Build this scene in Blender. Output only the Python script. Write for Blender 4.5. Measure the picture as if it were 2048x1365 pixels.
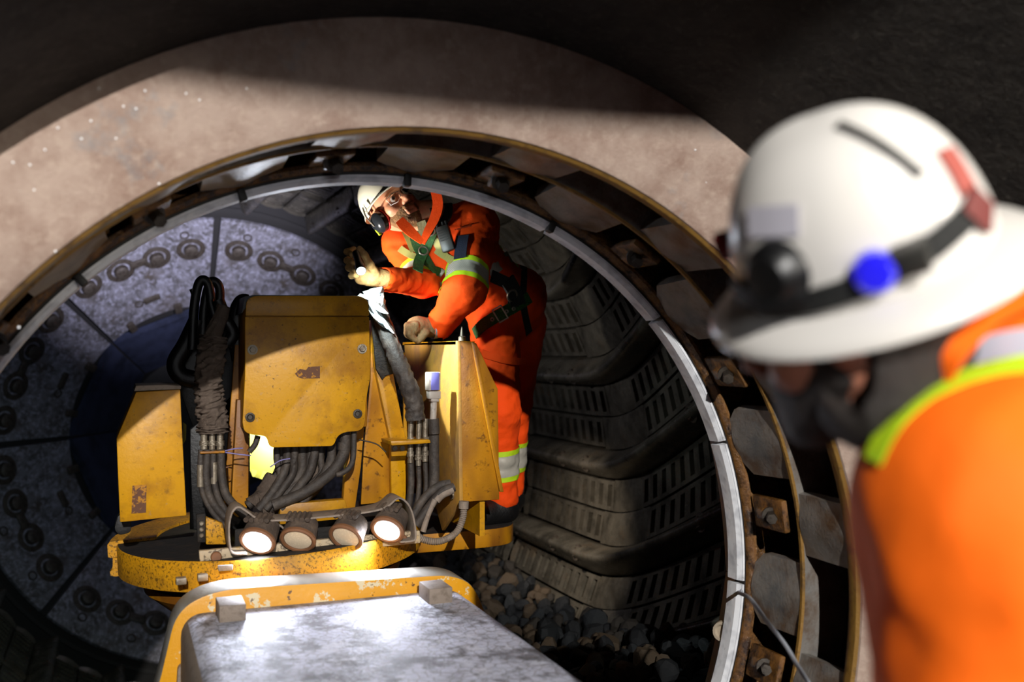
import bpy, bmesh, math, random
import numpy as np
from mathutils import Vector, Matrix
from mathutils.bvhtree import BVHTree
for o in list(bpy.data.objects): bpy.data.objects.remove(o)
scn = bpy.context.scene
COL = scn.collection
R_ = math.radians
def nrm(v): v = np.asarray(v, float); return v/max(1e-9, np.linalg.norm(v))
# ------------------------------------------------------------------ camera
POS = np.array([-.683, -2.66, .680]); YAW, PITCH, FPX = .376, .007, 2000.
_cy, _sy, _cp, _sp = math.cos(YAW), math.sin(YAW), math.cos(PITCH), math.sin(PITCH)
WV = np.array([_sy*_cp, _cy*_cp, _sp]); RV = np.array([_cy, -_sy, 0.]); UV = np.cross(RV, WV)
cd = bpy.data.cameras.new('camera'); cam = bpy.data.objects.new('camera', cd); COL.objects.link(cam)
cd.sensor_width = 36; cd.lens = FPX*36/2048
cd.clip_start = .05; cd.clip_end = 100
cd.dof.use_dof = True; cd.dof.focus_distance = 3.6; cd.dof.aperture_fstop = 1.9; cd.dof.aperture_blades = 9
cam.matrix_world = Matrix(((RV[0], UV[0], -WV[0], POS[0]), (RV[1], UV[1], -WV[1], POS[1]), (RV[2], UV[2], -WV[2], POS[2]), (0, 0, 0, 1)))
scn.camera = cam
# ------------------------------------------------------------------ world, lights, exposure
w = bpy.data.worlds.new('dark_hall'); scn.world = w; w.use_nodes = True
w.node_tree.nodes['Background'].inputs[0].default_value = (.55, .65, .9, 1)
w.node_tree.nodes['Background'].inputs[1].default_value = .011
scn.view_settings.view_transform = 'Standard'; scn.view_settings.look = 'None'
scn.view_settings.exposure = 0.0; scn.view_settings.gamma = 1; scn.view_settings.use_curve_mapping = False
try:
    scn.cycles.max_bounces = 6; scn.cycles.diffuse_bounces = 3; scn.cycles.glossy_bounces = 3
    scn.cycles.sample_clamp_indirect = 4; scn.cycles.caustics_reflective = False; scn.cycles.caustics_refractive = False
    scn.cycles.use_denoising = True
except Exception: pass

def light(name, kind, loc, target, power, col, size=.1, angle=60, blend=.3):
    d = bpy.data.lights.new(name, kind); o = bpy.data.objects.new(name, d); COL.objects.link(o)
    o.location = loc; d.energy = power; d.color = col
    if kind == 'SPOT': d.spot_size = R_(angle); d.spot_blend = blend; d.shadow_soft_size = size
    elif kind == 'AREA': d.shape = 'DISK'; d.size = size
    else: d.shadow_soft_size = size
    v = Vector(target) - Vector(loc); o.rotation_euler = v.to_track_quat('-Z', 'Y').to_euler()
    return o
# floodlight on the hall side, behind and above the photographer; its light enters under the lintel of the added back wall
light('hall_floodlight', 'SPOT', (-2.0, -10.5, 4.50), (.2, .5, 0), 5800, (1, .97, .93), .06, 40, .3)
# second, warmer hall lamp on the right, then an added fill
light('hall_lamp', 'SPOT', (.95, -3.4, 1.0), (-1.10, -.1, .12), 120, (1, .93, .82), .08, 38, .6)
light('added_turret_fill', 'SPOT', (-1.1, -6.4, .95), (.05, .8, .62), 150, (.95, .96, 1), .25, 15, .6)  # added fill without a real source, lightens the shaded turret lid
# work lamps inside the mill; the fills below them are added, no real lamps
light('rear_lamp', 'SPOT', (-.02, 1.20, .80), (.60, 1.42, 1.16), 42, (1, .95, .88), .03, 95, .5)
light('far_lamp', 'SPOT', (-.05, 1.75, .75), (-.30, 5.2, 1.75), 1500, (.80, .80, 1), .05, 44, .9)
light('hub_lamp', 'SPOT', (-.3, 1.7, .4), (-.5, 5.6, .1), 25, (.35, .45, 1), .05, 60, .8)
light('low_lamp', 'SPOT', (-.7, 1.9, .1), (-1.4, 5.1, -1.0), 45, (.75, .95, .9), .05, 70, .8)
light('side_fill', 'SPOT', (.3, 2.2, .75), (1.75, 2.6, -.1), 20, (.9, .9, 1), .05, 140, .9)  # added to brighten the right shell wall, no real lamp
light('step_fill', 'SPOT', (.86, 1.75, .35), (1.7, 2.42, -.42), 110, (1, .86, .72), .03, 60, 1)  # added spot for the warm bright patch on the shell, no real lamp
light('ring_fill', 'SPOT', (-.1, .70, .93), (.05, .05, 1.14), 7, (.82, .88, 1), .04, 150, .9)  # added to whiten the underside of the seal ring's top
light('sheet_fill', 'SPOT', (-.10, 1.19, .36), (-.17, 1.30, .24), 7, (1, 1, .85), .02, 120, .5)  # added behind the turret to light up the yellow sheet
# ------------------------------------------------------------------ pixel -> world
def ray(u, v): return WV + RV*((u-1024)/FPX) - UV*((v-682.5)/FPX)
def atY(u, v, y): d = ray(u, v); return POS + d*((y-POS[1])/d[1])
def atX(u, v, x): d = ray(u, v); return POS + d*((x-POS[0])/d[0])
def atZ(u, v, z): d = ray(u, v); return POS + d*((z-POS[2])/d[2])
def atD(u, v, D): return POS + ray(u, v)*D
def cyl(R, deg, y): a = R_(deg); return (R*math.cos(a), y, R*math.sin(a))
def camdir(x, y, z): return RV*x + UV*y - WV*z      # x right, y up, z towards the viewer
def viewdir(u, v, x, y, z):                         # the same about the line of sight through (u, v)
    f = nrm(ray(u, v)); r = nrm(np.cross(f, UV)); return r*x + np.cross(r, f)*y - f*z
# ------------------------------------------------------------------ objects
ORG = {}
def lin(h):
    h = h.lstrip('#'); c = [int(h[i:i+2], 16)/255 for i in (0, 2, 4)]
    return tuple((x/12.92 if x <= .04045 else ((x+.055)/1.055)**2.4) for x in c)
def origin(o):
    return ORG.get(o.name, np.zeros(3)) if o is not None else np.zeros(3)
def tag(o, label=None, cat=None, group=None, kind=None):
    if label: o['label'] = label
    if cat: o['category'] = cat
    if group: o['group'] = group
    if kind: o['kind'] = kind
    return o
def empty(name, loc, label, cat, group=None):
    o = bpy.data.objects.new(name, None); COL.objects.link(o); o.location = loc; o.empty_display_size = .1
    ORG[o.name] = np.array(loc, float)
    return tag(o, label, cat, group)
def mesh_obj(name, V, F, mat, parent=None, smooth=True, fm=None, loc=None, angle=None):
    V = np.asarray(V, float); og = np.array(loc, float) if loc is not None else origin(parent)
    me = bpy.data.meshes.new(name); me.from_pydata((V-og).tolist(), [], [list(map(int, f)) for f in F])
    mats = mat if isinstance(mat, (list, tuple)) else [mat]
    for m in mats: me.materials.append(m)
    if fm is not None: me.polygons.foreach_set('material_index', np.asarray(fm, np.int32))
    me.update()
    if smooth:
        me.polygons.foreach_set('use_smooth', [True]*len(me.polygons))
        if angle is not None: me.set_sharp_from_angle(angle=R_(angle))
    o = bpy.data.objects.new(name, me); COL.objects.link(o)
    ORG[o.name] = og
    if parent is not None:
        o.parent = parent
        if loc is not None: o.location = og - origin(parent)
    elif loc is not None: o.location = og
    return o
def dup(o, parent=None, rot=None, children=True):
    c = o.copy(); COL.objects.link(c)
    if parent is not None: c.parent = parent
    if rot is not None: c.rotation_euler = rot
    ORG[c.name] = origin(o)
    if children:
        for ch in list(o.children):
            d = dup(ch, c)
    return c
def nrm(v): v = np.asarray(v, float); return v/max(1e-9, np.linalg.norm(v))
def catmull(P, n=8):
    P = [np.asarray(p, float) for p in P]
    if len(P) < 3: return [P[0] + (P[1]-P[0])*i/n for i in range(n+1)]
    Q = [2*P[0]-P[1]] + P + [2*P[-1]-P[-2]]; out = []
    for i in range(1, len(Q)-2):
        a, b, c, d = Q[i-1:i+3]
        for k in range(n):
            t = k/n
            out.append(.5*(2*b + (c-a)*t + (2*a-5*b+4*c-d)*t*t + (3*b-a-3*c+d)*t**3))
    out.append(P[-1]); return out
class MB:
    def __init__(s): s.v = []; s.f = []; s.m = []
    def add(s, V, F, m=0):
        n = len(s.v); s.v += [tuple(map(float, p)) for p in V]; s.f += [[i+n for i in f] for f in F]; s.m += [m]*len(F); return s
    def box(s, c, d, M=None, m=0):
        c = np.asarray(c, float); h = np.asarray(d, float)/2
        P = [np.array([x, y, z])*h for x in (-1, 1) for y in (-1, 1) for z in (-1, 1)]
        if M is not None: P = [M @ p for p in P]
        return s.add([c+p for p in P], [(0, 1, 3, 2), (4, 6, 7, 5), (0, 4, 5, 1), (2, 3, 7, 6), (0, 2, 6, 4), (1, 5, 7, 3)], m)
    def prism(s, poly, ext, m=0):
        A = [np.asarray(p, float) for p in poly]; e = np.asarray(ext, float); n = len(A)
        nn = sum((np.cross(A[i], A[(i+1) % n]) for i in range(n)), np.zeros(3))
        if nn @ e > 0: A = A[::-1]
        return s.add(A + [p+e for p in A], [list(range(n)), list(range(2*n-1, n-1, -1))] + [[(i+1) % n, i, i+n, (i+1) % n+n] for i in range(n)], m)
    def tube(s, P, r, seg=10, caps=True, m=0, flat=None, up=None):
        P = [np.asarray(p, float) for p in P]; n = len(P); rr = r if hasattr(r, '__len__') else [r]*n
        T = [nrm(P[min(i+1, n-1)]-P[max(i-1, 0)]) for i in range(n)]
        N = np.asarray(up, float) if up is not None else (np.array([0, 0, 1.]) if abs(T[0][2]) < .9 else np.array([1., 0, 0]))
        V = []
        for i in range(n):
            N = nrm(N - T[i]*(N @ T[i])); B = np.cross(T[i], N)
            for k in range(seg):
                a = 2*math.pi*k/seg; x, y = math.cos(a), math.sin(a)
                V.append(P[i] + rr[i]*(N*x*(flat or 1) + B*y))
        F = [(i*seg+k, i*seg+(k+1) % seg, (i+1)*seg+(k+1) % seg, (i+1)*seg+k) for i in range(n-1) for k in range(seg)]
        if caps: F += [list(range(seg))[::-1], [(n-1)*seg+k for k in range(seg)]]
        return s.add(V, F, m)
    def ribbon(s, P, N, wd, th=.003, m=0):
        P = [np.asarray(p, float) for p in P]; n = len(P); V = []
        ww = wd if hasattr(wd, '__len__') else [wd]*n
        for i in range(n):
            T = nrm(P[min(i+1, n-1)]-P[max(i-1, 0)]); nn = nrm(N[i]); B = nrm(np.cross(T, nn))
            for a, b in ((-1, 0), (1, 0), (1, 1), (-1, 1)): V.append(P[i] + B*a*ww[i]/2 + nn*th*b)
        F = [(i*4+k, i*4+(k+1) % 4, (i+1)*4+(k+1) % 4, (i+1)*4+k) for i in range(n-1) for k in range(4)]
        F += [(3, 2, 1, 0), tuple((n-1)*4+k for k in range(4))]
        return s.add(V, F, m)
    def lathe(s, prof, c, axis=(0, 1, 0), seg=48, a0=0, a1=360, closed=False, m=0, ref=None):
        # prof: (along, radius); angle 0 along ref
        ax = nrm(axis); rf = np.asarray(ref, float) if ref is not None else (np.array([1., 0, 0]) if abs(ax[0]) < .9 else np.array([0, 0, 1.]))
        X = nrm(rf - ax*(rf @ ax)); Z = np.cross(X, ax); c = np.asarray(c, float)
        full = abs(a1-a0) >= 359.9; n = seg if full else seg+1; k = len(prof); V = []
        for i in range(n):
            a = R_(a0 + (a1-a0)*i/seg)
            for (h, r) in prof: V.append(c + ax*h + r*(X*math.cos(a) + Z*math.sin(a)))
        F = []
        for i in range(seg):
            j = (i+1) % n
            for q in range(k if closed else k-1):
                F.append((i*k+q, i*k+(q+1) % k, j*k+(q+1) % k, j*k+q))
        if closed and not full: F += [list(range(k))[::-1], [(n-1)*k+q for q in range(k)]]
        return s.add(V, F, m)
    def disc(s, c, axis, r, h, seg=16, m=0, ref=None, bev=0.):
        p = [(0, 0), (0, r), (h-bev, r), (h, r-bev), (h, 0)] if bev else [(0, 0), (0, r), (h, r), (h, 0)]
        return s.lathe(p, c, axis, seg, m=m, ref=ref)
    def build(s, name, mat, parent=None, smooth=True, angle=35, bevel=0, loc=None, seg=2):
        o = mesh_obj(name, s.v, s.f, mat, parent, smooth, s.m if isinstance(mat, (list, tuple)) else None, loc)
        bm = bmesh.new(); bm.from_mesh(o.data)
        bmesh.ops.remove_doubles(bm, verts=bm.verts, dist=1e-5)
        bmesh.ops.recalc_face_normals(bm, faces=bm.faces)
        if bevel:
            ed = [e for e in bm.edges if len(e.link_faces) == 2 and e.calc_face_angle(0) > R_(30)]
            bmesh.ops.bevel(bm, geom=ed, offset=bevel, segments=seg, profile=.5, affect='EDGES', clamp_overlap=True)
        bm.to_mesh(o.data); bm.free()
        o.data.polygons.foreach_set('use_smooth', [smooth]*len(o.data.polygons))
        if smooth: o.data.set_sharp_from_angle(angle=R_(angle))
        return o
# ------------------------------------------------------------------ materials
def mat(name, col, rough=.6, metal=0., layers=(), bump=None, spec=.5, emit=None, rvar=0., coat=0., trans=0., bump2=None, sss=0.):
    m = bpy.data.materials.new(name); m.use_nodes = True; nt = m.node_tree; N = nt.nodes; L = nt.links
    b = N['Principled BSDF']; col = lin(col) if isinstance(col, str) else col
    b.inputs['Base Color'].default_value = (*col, 1); b.inputs['Roughness'].default_value = rough; b.inputs['Metallic'].default_value = metal
    b.inputs['Specular IOR Level'].default_value = spec
    if coat: b.inputs['Coat Weight'].default_value = coat; b.inputs['Coat Roughness'].default_value = .12
    if trans: b.inputs['Transmission Weight'].default_value = trans
    if sss: b.inputs['Subsurface Weight'].default_value = sss; b.inputs['Subsurface Radius'].default_value = (.02, .008, .004)
    if emit: b.inputs['Emission Color'].default_value = (*emit[0], 1); b.inputs['Emission Strength'].default_value = emit[1]
    tc = N.new('ShaderNodeTexCoord')
    def tex(kind, scale, detail=4, mp=None, seed=0):
        src = tc.outputs['Object']
        if mp is not None or seed:
            g = N.new('ShaderNodeMapping'); L.new(src, g.inputs[0]); g.inputs['Scale'].default_value = mp or (1, 1, 1)
            g.inputs['Location'].default_value = (seed*1.7, seed*.9, seed*2.3); src = g.outputs[0]
        if kind == 'voro':
            t = N.new('ShaderNodeTexVoronoi'); t.inputs['Scale'].default_value = scale; L.new(src, t.inputs['Vector']); return t.outputs['Distance']
        if kind == 'crack':
            t = N.new('ShaderNodeTexVoronoi'); t.feature = 'DISTANCE_TO_EDGE'; t.inputs['Scale'].default_value = scale; L.new(src, t.inputs['Vector']); return t.outputs['Distance']
        if kind == 'wave':
            t = N.new('ShaderNodeTexWave'); t.inputs['Scale'].default_value = scale; t.inputs['Distortion'].default_value = 0; L.new(src, t.inputs['Vector']); return t.outputs['Fac']
        t = N.new('ShaderNodeTexNoise'); t.inputs['Scale'].default_value = scale; t.inputs['Detail'].default_value = detail
        t.inputs['Roughness'].default_value = .65; L.new(src, t.inputs['Vector']); return t.outputs['Fac']
    cur = None; rcur = None
    for i, ly in enumerate(layers):
        kind, scale, lo, hi, c = ly[:5]; fac = ly[5] if len(ly) > 5 else 1.; mp = ly[6] if len(ly) > 6 else None; lr = ly[7] if len(ly) > 7 else None
        t = tex(kind, scale, 6 if mp is None else 2, mp, i+1)
        r = N.new('ShaderNodeMapRange'); r.inputs[1].default_value = lo; r.inputs[2].default_value = hi; r.inputs[3].default_value = 0; r.inputs[4].default_value = fac
        L.new(t, r.inputs[0])
        x = N.new('ShaderNodeMix'); x.data_type = 'RGBA'; L.new(r.outputs[0], x.inputs[0])
        if cur is None: x.inputs[6].default_value = (*col, 1)
        else: L.new(cur, x.inputs[6])
        x.inputs[7].default_value = (*(lin(c) if isinstance(c, str) else c), 1); cur = x.outputs[2]
        if lr is not None:
            q = N.new('ShaderNodeMix'); L.new(r.outputs[0], q.inputs[0])
            if rcur is None: q.inputs[2].default_value = rough
            else: L.new(rcur, q.inputs[2])
            q.inputs[3].default_value = lr; rcur = q.outputs[0]
    if cur is not None: L.new(cur, b.inputs['Base Color'])
    if rcur is not None: L.new(rcur, b.inputs['Roughness'])
    if rvar and rcur is None:
        t = tex('noise', 6, 5, None, 9); r = N.new('ShaderNodeMapRange'); r.inputs[1].default_value = .3; r.inputs[2].default_value = .7
        r.inputs[3].default_value = max(.05, rough-rvar); r.inputs[4].default_value = min(1, rough+rvar); L.new(t, r.inputs[0]); L.new(r.outputs[0], b.inputs['Roughness'])
    prev = None
    for bp in (bump, bump2):
        if not bp: continue
        t = tex(bp[2] if len(bp) > 2 and isinstance(bp[2], str) else 'noise', bp[0], 8, bp[3] if len(bp) > 3 else None, 5)
        n = N.new('ShaderNodeBump'); n.inputs['Strength'].default_value = bp[1]; n.inputs['Distance'].default_value = .01
        L.new(t, n.inputs['Height'])
        if prev is not None: L.new(prev, n.inputs['Normal'])
        prev = n.outputs[0]
    if prev is not None: L.new(prev, b.inputs['Normal'])
    return m
RUST = '#4a2c16'
m_rustflange = mat('rusty_flange', '#b09a8c', .62, .05, [('noise', 9, .4, .7, '#86695a', .8), ('noise', 40, .5, .7, '#bba696', .7), ('noise', 3.2, .6, .68, '#6d8794', .45), ('noise', 150, .62, .72, '#b7a898', .8)], (120, .35), bump2=(18, .3), spec=.35)
m_cone = mat('dark_cone_steel', '#34302c', .6, .35, [('noise', 14, .4, .7, '#1d1a18', .9), ('noise', 60, .55, .7, '#4a4640', .8)], (45, .8), bump2=(140, .4), spec=.4)
m_drum = mat('shaded_rust_drum', '#22160d', .7, .1, [('noise', 12, .4, .65, '#1d130c', .9), ('noise', 30, .6, .7, '#4a331c', .6)], (60, .5), spec=.3)  # rust brown kept near black so the pocket gaps look shaded
m_plate = mat('steel_cross_plate', '#85807a', .42, .25, [('noise', 7, .46, .64, '#5d4022', .85), ('noise', 5, .5, .7, '#46525c', .7), ('noise', 90, .6, .7, '#85796a', .6)], (80, .35), spec=.45)
m_wetrust = mat('wet_brown_rust', '#7c5426', .22, .1, [('noise', 22, .42, .62, '#24150a', .9), ('noise', 70, .6, .7, '#8a6231', .7)], (70, .8), spec=.6)
m_goldedge = mat('ochre_ring_edge', '#8a6628', .6, .1, [('noise', 20, .5, .65, '#44301a', .8)], (80, .4))
m_white = mat('white_seal', '#e2e4e8', .6, 0, [('noise', 18, .45, .7, '#9a9ca4', .7, (1, 1, 1)), ('noise', 60, .62, .72, '#6f6a64', .7)], (60, .15))
m_rubber = mat('grey_rubber', '#a4a8b0', .65, 0, [('noise', 8, .5, .7, '#7f858e', .7)], (30, .2))
m_black = mat('black_rubber', '#0f0f10', .55, 0, [('noise', 30, .55, .7, '#2a2622', .6)], (60, .2))
m_shell = mat('worn_shell_steel', '#6a6458', .27, .6, [('noise', 7, .42, .66, '#37342d', .85), ('noise', 3, .55, .7, '#6d5a44', .7), ('noise', 30, .62, .74, '#7a7468', .5)], (25, .3), rvar=.1)
m_head = mat('brushed_head_steel', '#76747a', .42, .35, [('noise', 6, .40, .62, '#4d4a48', .9, (.22, 2, 2)), ('noise', 12, .48, .66, '#9a99a6', .8, (.12, 3, 3)), ('noise', 3, .56, .72, '#4b3d28', .7)], (30, .05), spec=.5)
m_hub = mat('dark_blue_hub_steel', '#3a3f55', .5, .4, [('noise', 5, .45, .65, '#22252f', .8)], (20, .2))
m_bolt = mat('dirty_bolt', '#3f3830', .5, .3, [('noise', 40, .45, .65, '#221a12', .85)], (80, .3))
m_darkgap = mat('dark_backing', '#141210', .8, .1)
# ------------------------------------------------------------------ the setting: feed trunnion and mill
mb = MB(); mb.lathe([(-.545, 1.404), (-.8, 1.46), (-1.6, 1.80), (-3.9, 2.9), (-3.9, 3.0), (-1.6, 1.9), (-.5, 1.5)], (0, 0, 0), seg=128)
wall_near = mb.build('wall_near', m_cone); tag(wall_near, 'dark steel feed cone curving around the opening nearest the viewer', None, None, 'structure')
mb = MB(); mb.lathe([(-.46, 1.30), (-.46, 1.178), (-.485, 1.172), (-.505, 1.178), (-.515, 1.20), (-.55, 1.41), (-.50, 1.5)], (0, 0, 0), seg=160)
trim_1 = mb.build('trim_1', m_rustflange); tag(trim_1, 'rusty brown ring flange lit along its lower half', None, None, 'structure')
# gilded edge of the flange
mb = MB(); mb.lathe([(-.455, 1.176), (-.47, 1.168), (-.492, 1.169), (-.50, 1.176)], (0, 0, 0), seg=160, closed=False)
mb.build('edge_bead', m_goldedge, trim_1)
# unseen wall behind the photographer, added so its lintel shades cone and flange top
mb = MB(); mb.box((0, -4.1, 3.46), (7, .12, 2.1)); mb.box((-2.9, -4.1, .2), (1.2, .12, 4.4)); mb.box((2.9, -4.1, .2), (1.2, .12, 4.4)); mb.box((0, -4.1, -2.0), (4.6, .12, 1.4))
wall_back = mb.build('wall_back', m_cone, angle=30); tag(wall_back, 'unseen dark wall with an opening, added behind the viewer to cast shade', None, None, 'structure')
# pocketed ring
mb = MB(); mb.lathe([(.06, 1.16), (.06, 1.335), (-.02, 1.345), (-.5, 1.345), (-.5, 1.30)], (0, 0, 0), seg=128)
trim_2 = mb.build('trim_2', m_drum); tag(trim_2, 'rust-brown pocketed ring of two rows of cross plates inside the flange', None, None, 'structure')
mb = MB(); mb.lathe([(-.236, 1.34), (-.236, 1.186), (-.241, 1.180), (-.251, 1.180), (-.256, 1.186), (-.256, 1.34)], (0, 0, 0), seg=160)
o = mb.build('middle_ring', [m_plate, m_goldedge], trim_2); o.data.polygons.foreach_set('material_index', [1 if abs(math.hypot(p.center.x, p.center.z)-1.183) < .004 or abs(p.center.y+.246) < .004 else 0 for p in o.data.polygons])
mb = MB(); mb.lathe([(.05, 1.163), (.012, 1.157), (-.012, 1.160), (-.026, 1.172), (-.026, 1.182), (.03, 1.19), (.05, 1.34)], (0, 0, 0), seg=160)
o = mb.build('retaining_ring', m_wetrust, trim_2); tag(o, 'wet rusty retaining ring beside the white seal')
def arc_plate(R0, R1, y0, y1, wdeg, th, corner, na=8, ny=5):
    """curved plate centred on angle 0; corner rounds the two corners at y0"""
    V = []; F = []
    for L in (0, 1):
        for j in range(ny+1):
            t = j/ny; y = y0+(y1-y0)*t
            hw = wdeg/2
            if corner and t < corner: hw *= math.sqrt(max(.0, 1-(1-t/corner)**2))*.35+.65
            for i in range(na+1):
                a = -hw + 2*hw*i/na; R = R0+(R1-R0)*t + L*th + .006*math.cos(math.pi*i/na*2)
                V.append(cyl(R, a, y))
    n1 = (na+1)*(ny+1)
    for L in (0, 1):
        for j in range(ny):
            for i in range(na):
                q = [j*(na+1)+i, j*(na+1)+i+1, (j+1)*(na+1)+i+1, (j+1)*(na+1)+i]; q = [k+L*n1 for k in q]; F.append(q[::-1] if L else q)
    bd = [i for i in range(na+1)] + [j*(na+1)+na for j in range(1, ny+1)] + [ny*(na+1)+i for i in range(na-1, -1, -1)] + [j*(na+1) for j in range(ny-1, 0, -1)]
    for k in range(len(bd)): a, b = bd[k], bd[(k+1) % len(bd)]; F.append([b, a, a+n1, b+n1])
    m = MB(); m.add(V, F); return m
inner = arc_plate(1.168, 1.186, -.025, -.238, 10.4, .03, .15).build('cross_plate', m_plate, trim_2, angle=40)
outer = arc_plate(1.184, 1.178, -.256, -.462, 8.8, .03, 0).build('cross_plate', m_plate, trim_2, angle=40)
mb = MB(); mb.box((1.182, -.115, 0), (.022, .15, .10)); mb.box((1.17, -.10, 0), (.03, .05, .035))
clamp = mb.build('clamp', m_wetrust, trim_2, bevel=.006)
mb = MB(); mb.disc((1.165, -.14, .0), (-.55, -.83, 0), .016, .045, 6); mb.disc((1.17, -.13, 0), (-.55, -.83, 0), .026, .012, 12)
mb.build('bolt', m_bolt, clamp)
for k in range(16):
    for proto, ph in ((inner, 19.5), (outer, 8.0), (clamp, 8.6)):
        a = ph + 22.5*k
        if k == 0: proto.rotation_euler = (0, -R_(a), 0)
        else: dup(proto, trim_2, (0, -R_(a), 0))
# white segmented seal
mb = MB(); mb.lathe([(.0, 1.152), (.045, 1.152), (.045, 1.165), (0., 1.165)], (0, 0, 0), seg=160, closed=True)
trim_3 = mb.build('trim_3', m_black); tag(trim_3, 'white segmented seal ring framing the mill opening', None, None, 'structure')
mb = MB(); n = 14
V = []; F = []
prof = [(-.004, 1.151), (-.003, 1.1445), (.001, 1.144), (.000, 1.1425), (.012, 1.133), (.058, 1.131), (.058, 1.151)]
for i in range(n+1):
    a = -10.95 + 21.9*i/n
    for (y, r) in prof: V.append(cyl(r, a, y))
k = len(prof)
for i in range(n):
    for q in range(k): F.append((i*k+q, i*k+(q+1) % k, (i+1)*k+(q+1) % k, (i+1)*k+q))
F += [list(range(k))[::-1], [n*k+q for q in range(k)]]
mb.add(V, F); seg_ = mb.build('seal_segment', m_white, trim_3, angle=30)
mb = MB(); V = []; F = []; n2 = 16; rows = 6
for i in range(n2+1):
    a = -11.2 + 22.4*i/n2; bulge = .034*math.sin(math.pi*i/n2)**.7
    for j in range(rows+1):
        t = j/rows; V.append(cyl(1.196 - bulge*math.sin(math.pi*(.1+.8*t)), a, .045+.12*t))
for i in range(n2):
    for j in range(rows): F.append((i*(rows+1)+j, i*(rows+1)+j+1, (i+1)*(rows+1)+j+1, (i+1)*(rows+1)+j))
mb.add(V, F); lobe = mb.build('rubber_lobe', m_rubber, trim_3)
mb = MB(); mb.box((1.142, .0, 0), (.034, .03, .020)); clip = mb.build('clip', m_black, trim_3, bevel=.004)
for k in range(16):
    for proto, ph in ((seg_, 8.4), (lobe, 8.4), (clip, 19.65)):
        a = ph+22.5*k
        if proto is clip and not (50 < a % 360 < 150): 
            if k == 0: clip.rotation_euler = (0, -R_(19.65+22.5*2), 0)
            continue
        if proto is clip and k == 2: continue
        if k == 0: proto.rotation_euler = (0, -R_(a), 0)
        else: dup(proto, trim_3, (0, -R_(a), 0))
p = cyl(1.162, -11.5, .085)
mb = MB(); mb.lathe([(0, 0), (0, .035), (.02, .035), (.03, .03), (.03, .022), (.022, .018), (.022, 0)], p, (-cyl(1, -11.5, 0)[0], -.55, -cyl(1, -11.5, 0)[2]), 24)
o = mb.build('seal_plug', mat('tan_plug', '#a89a86', .5), trim_3); tag(o, 'round tan plug pushed into the grey rubber seal')
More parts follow.
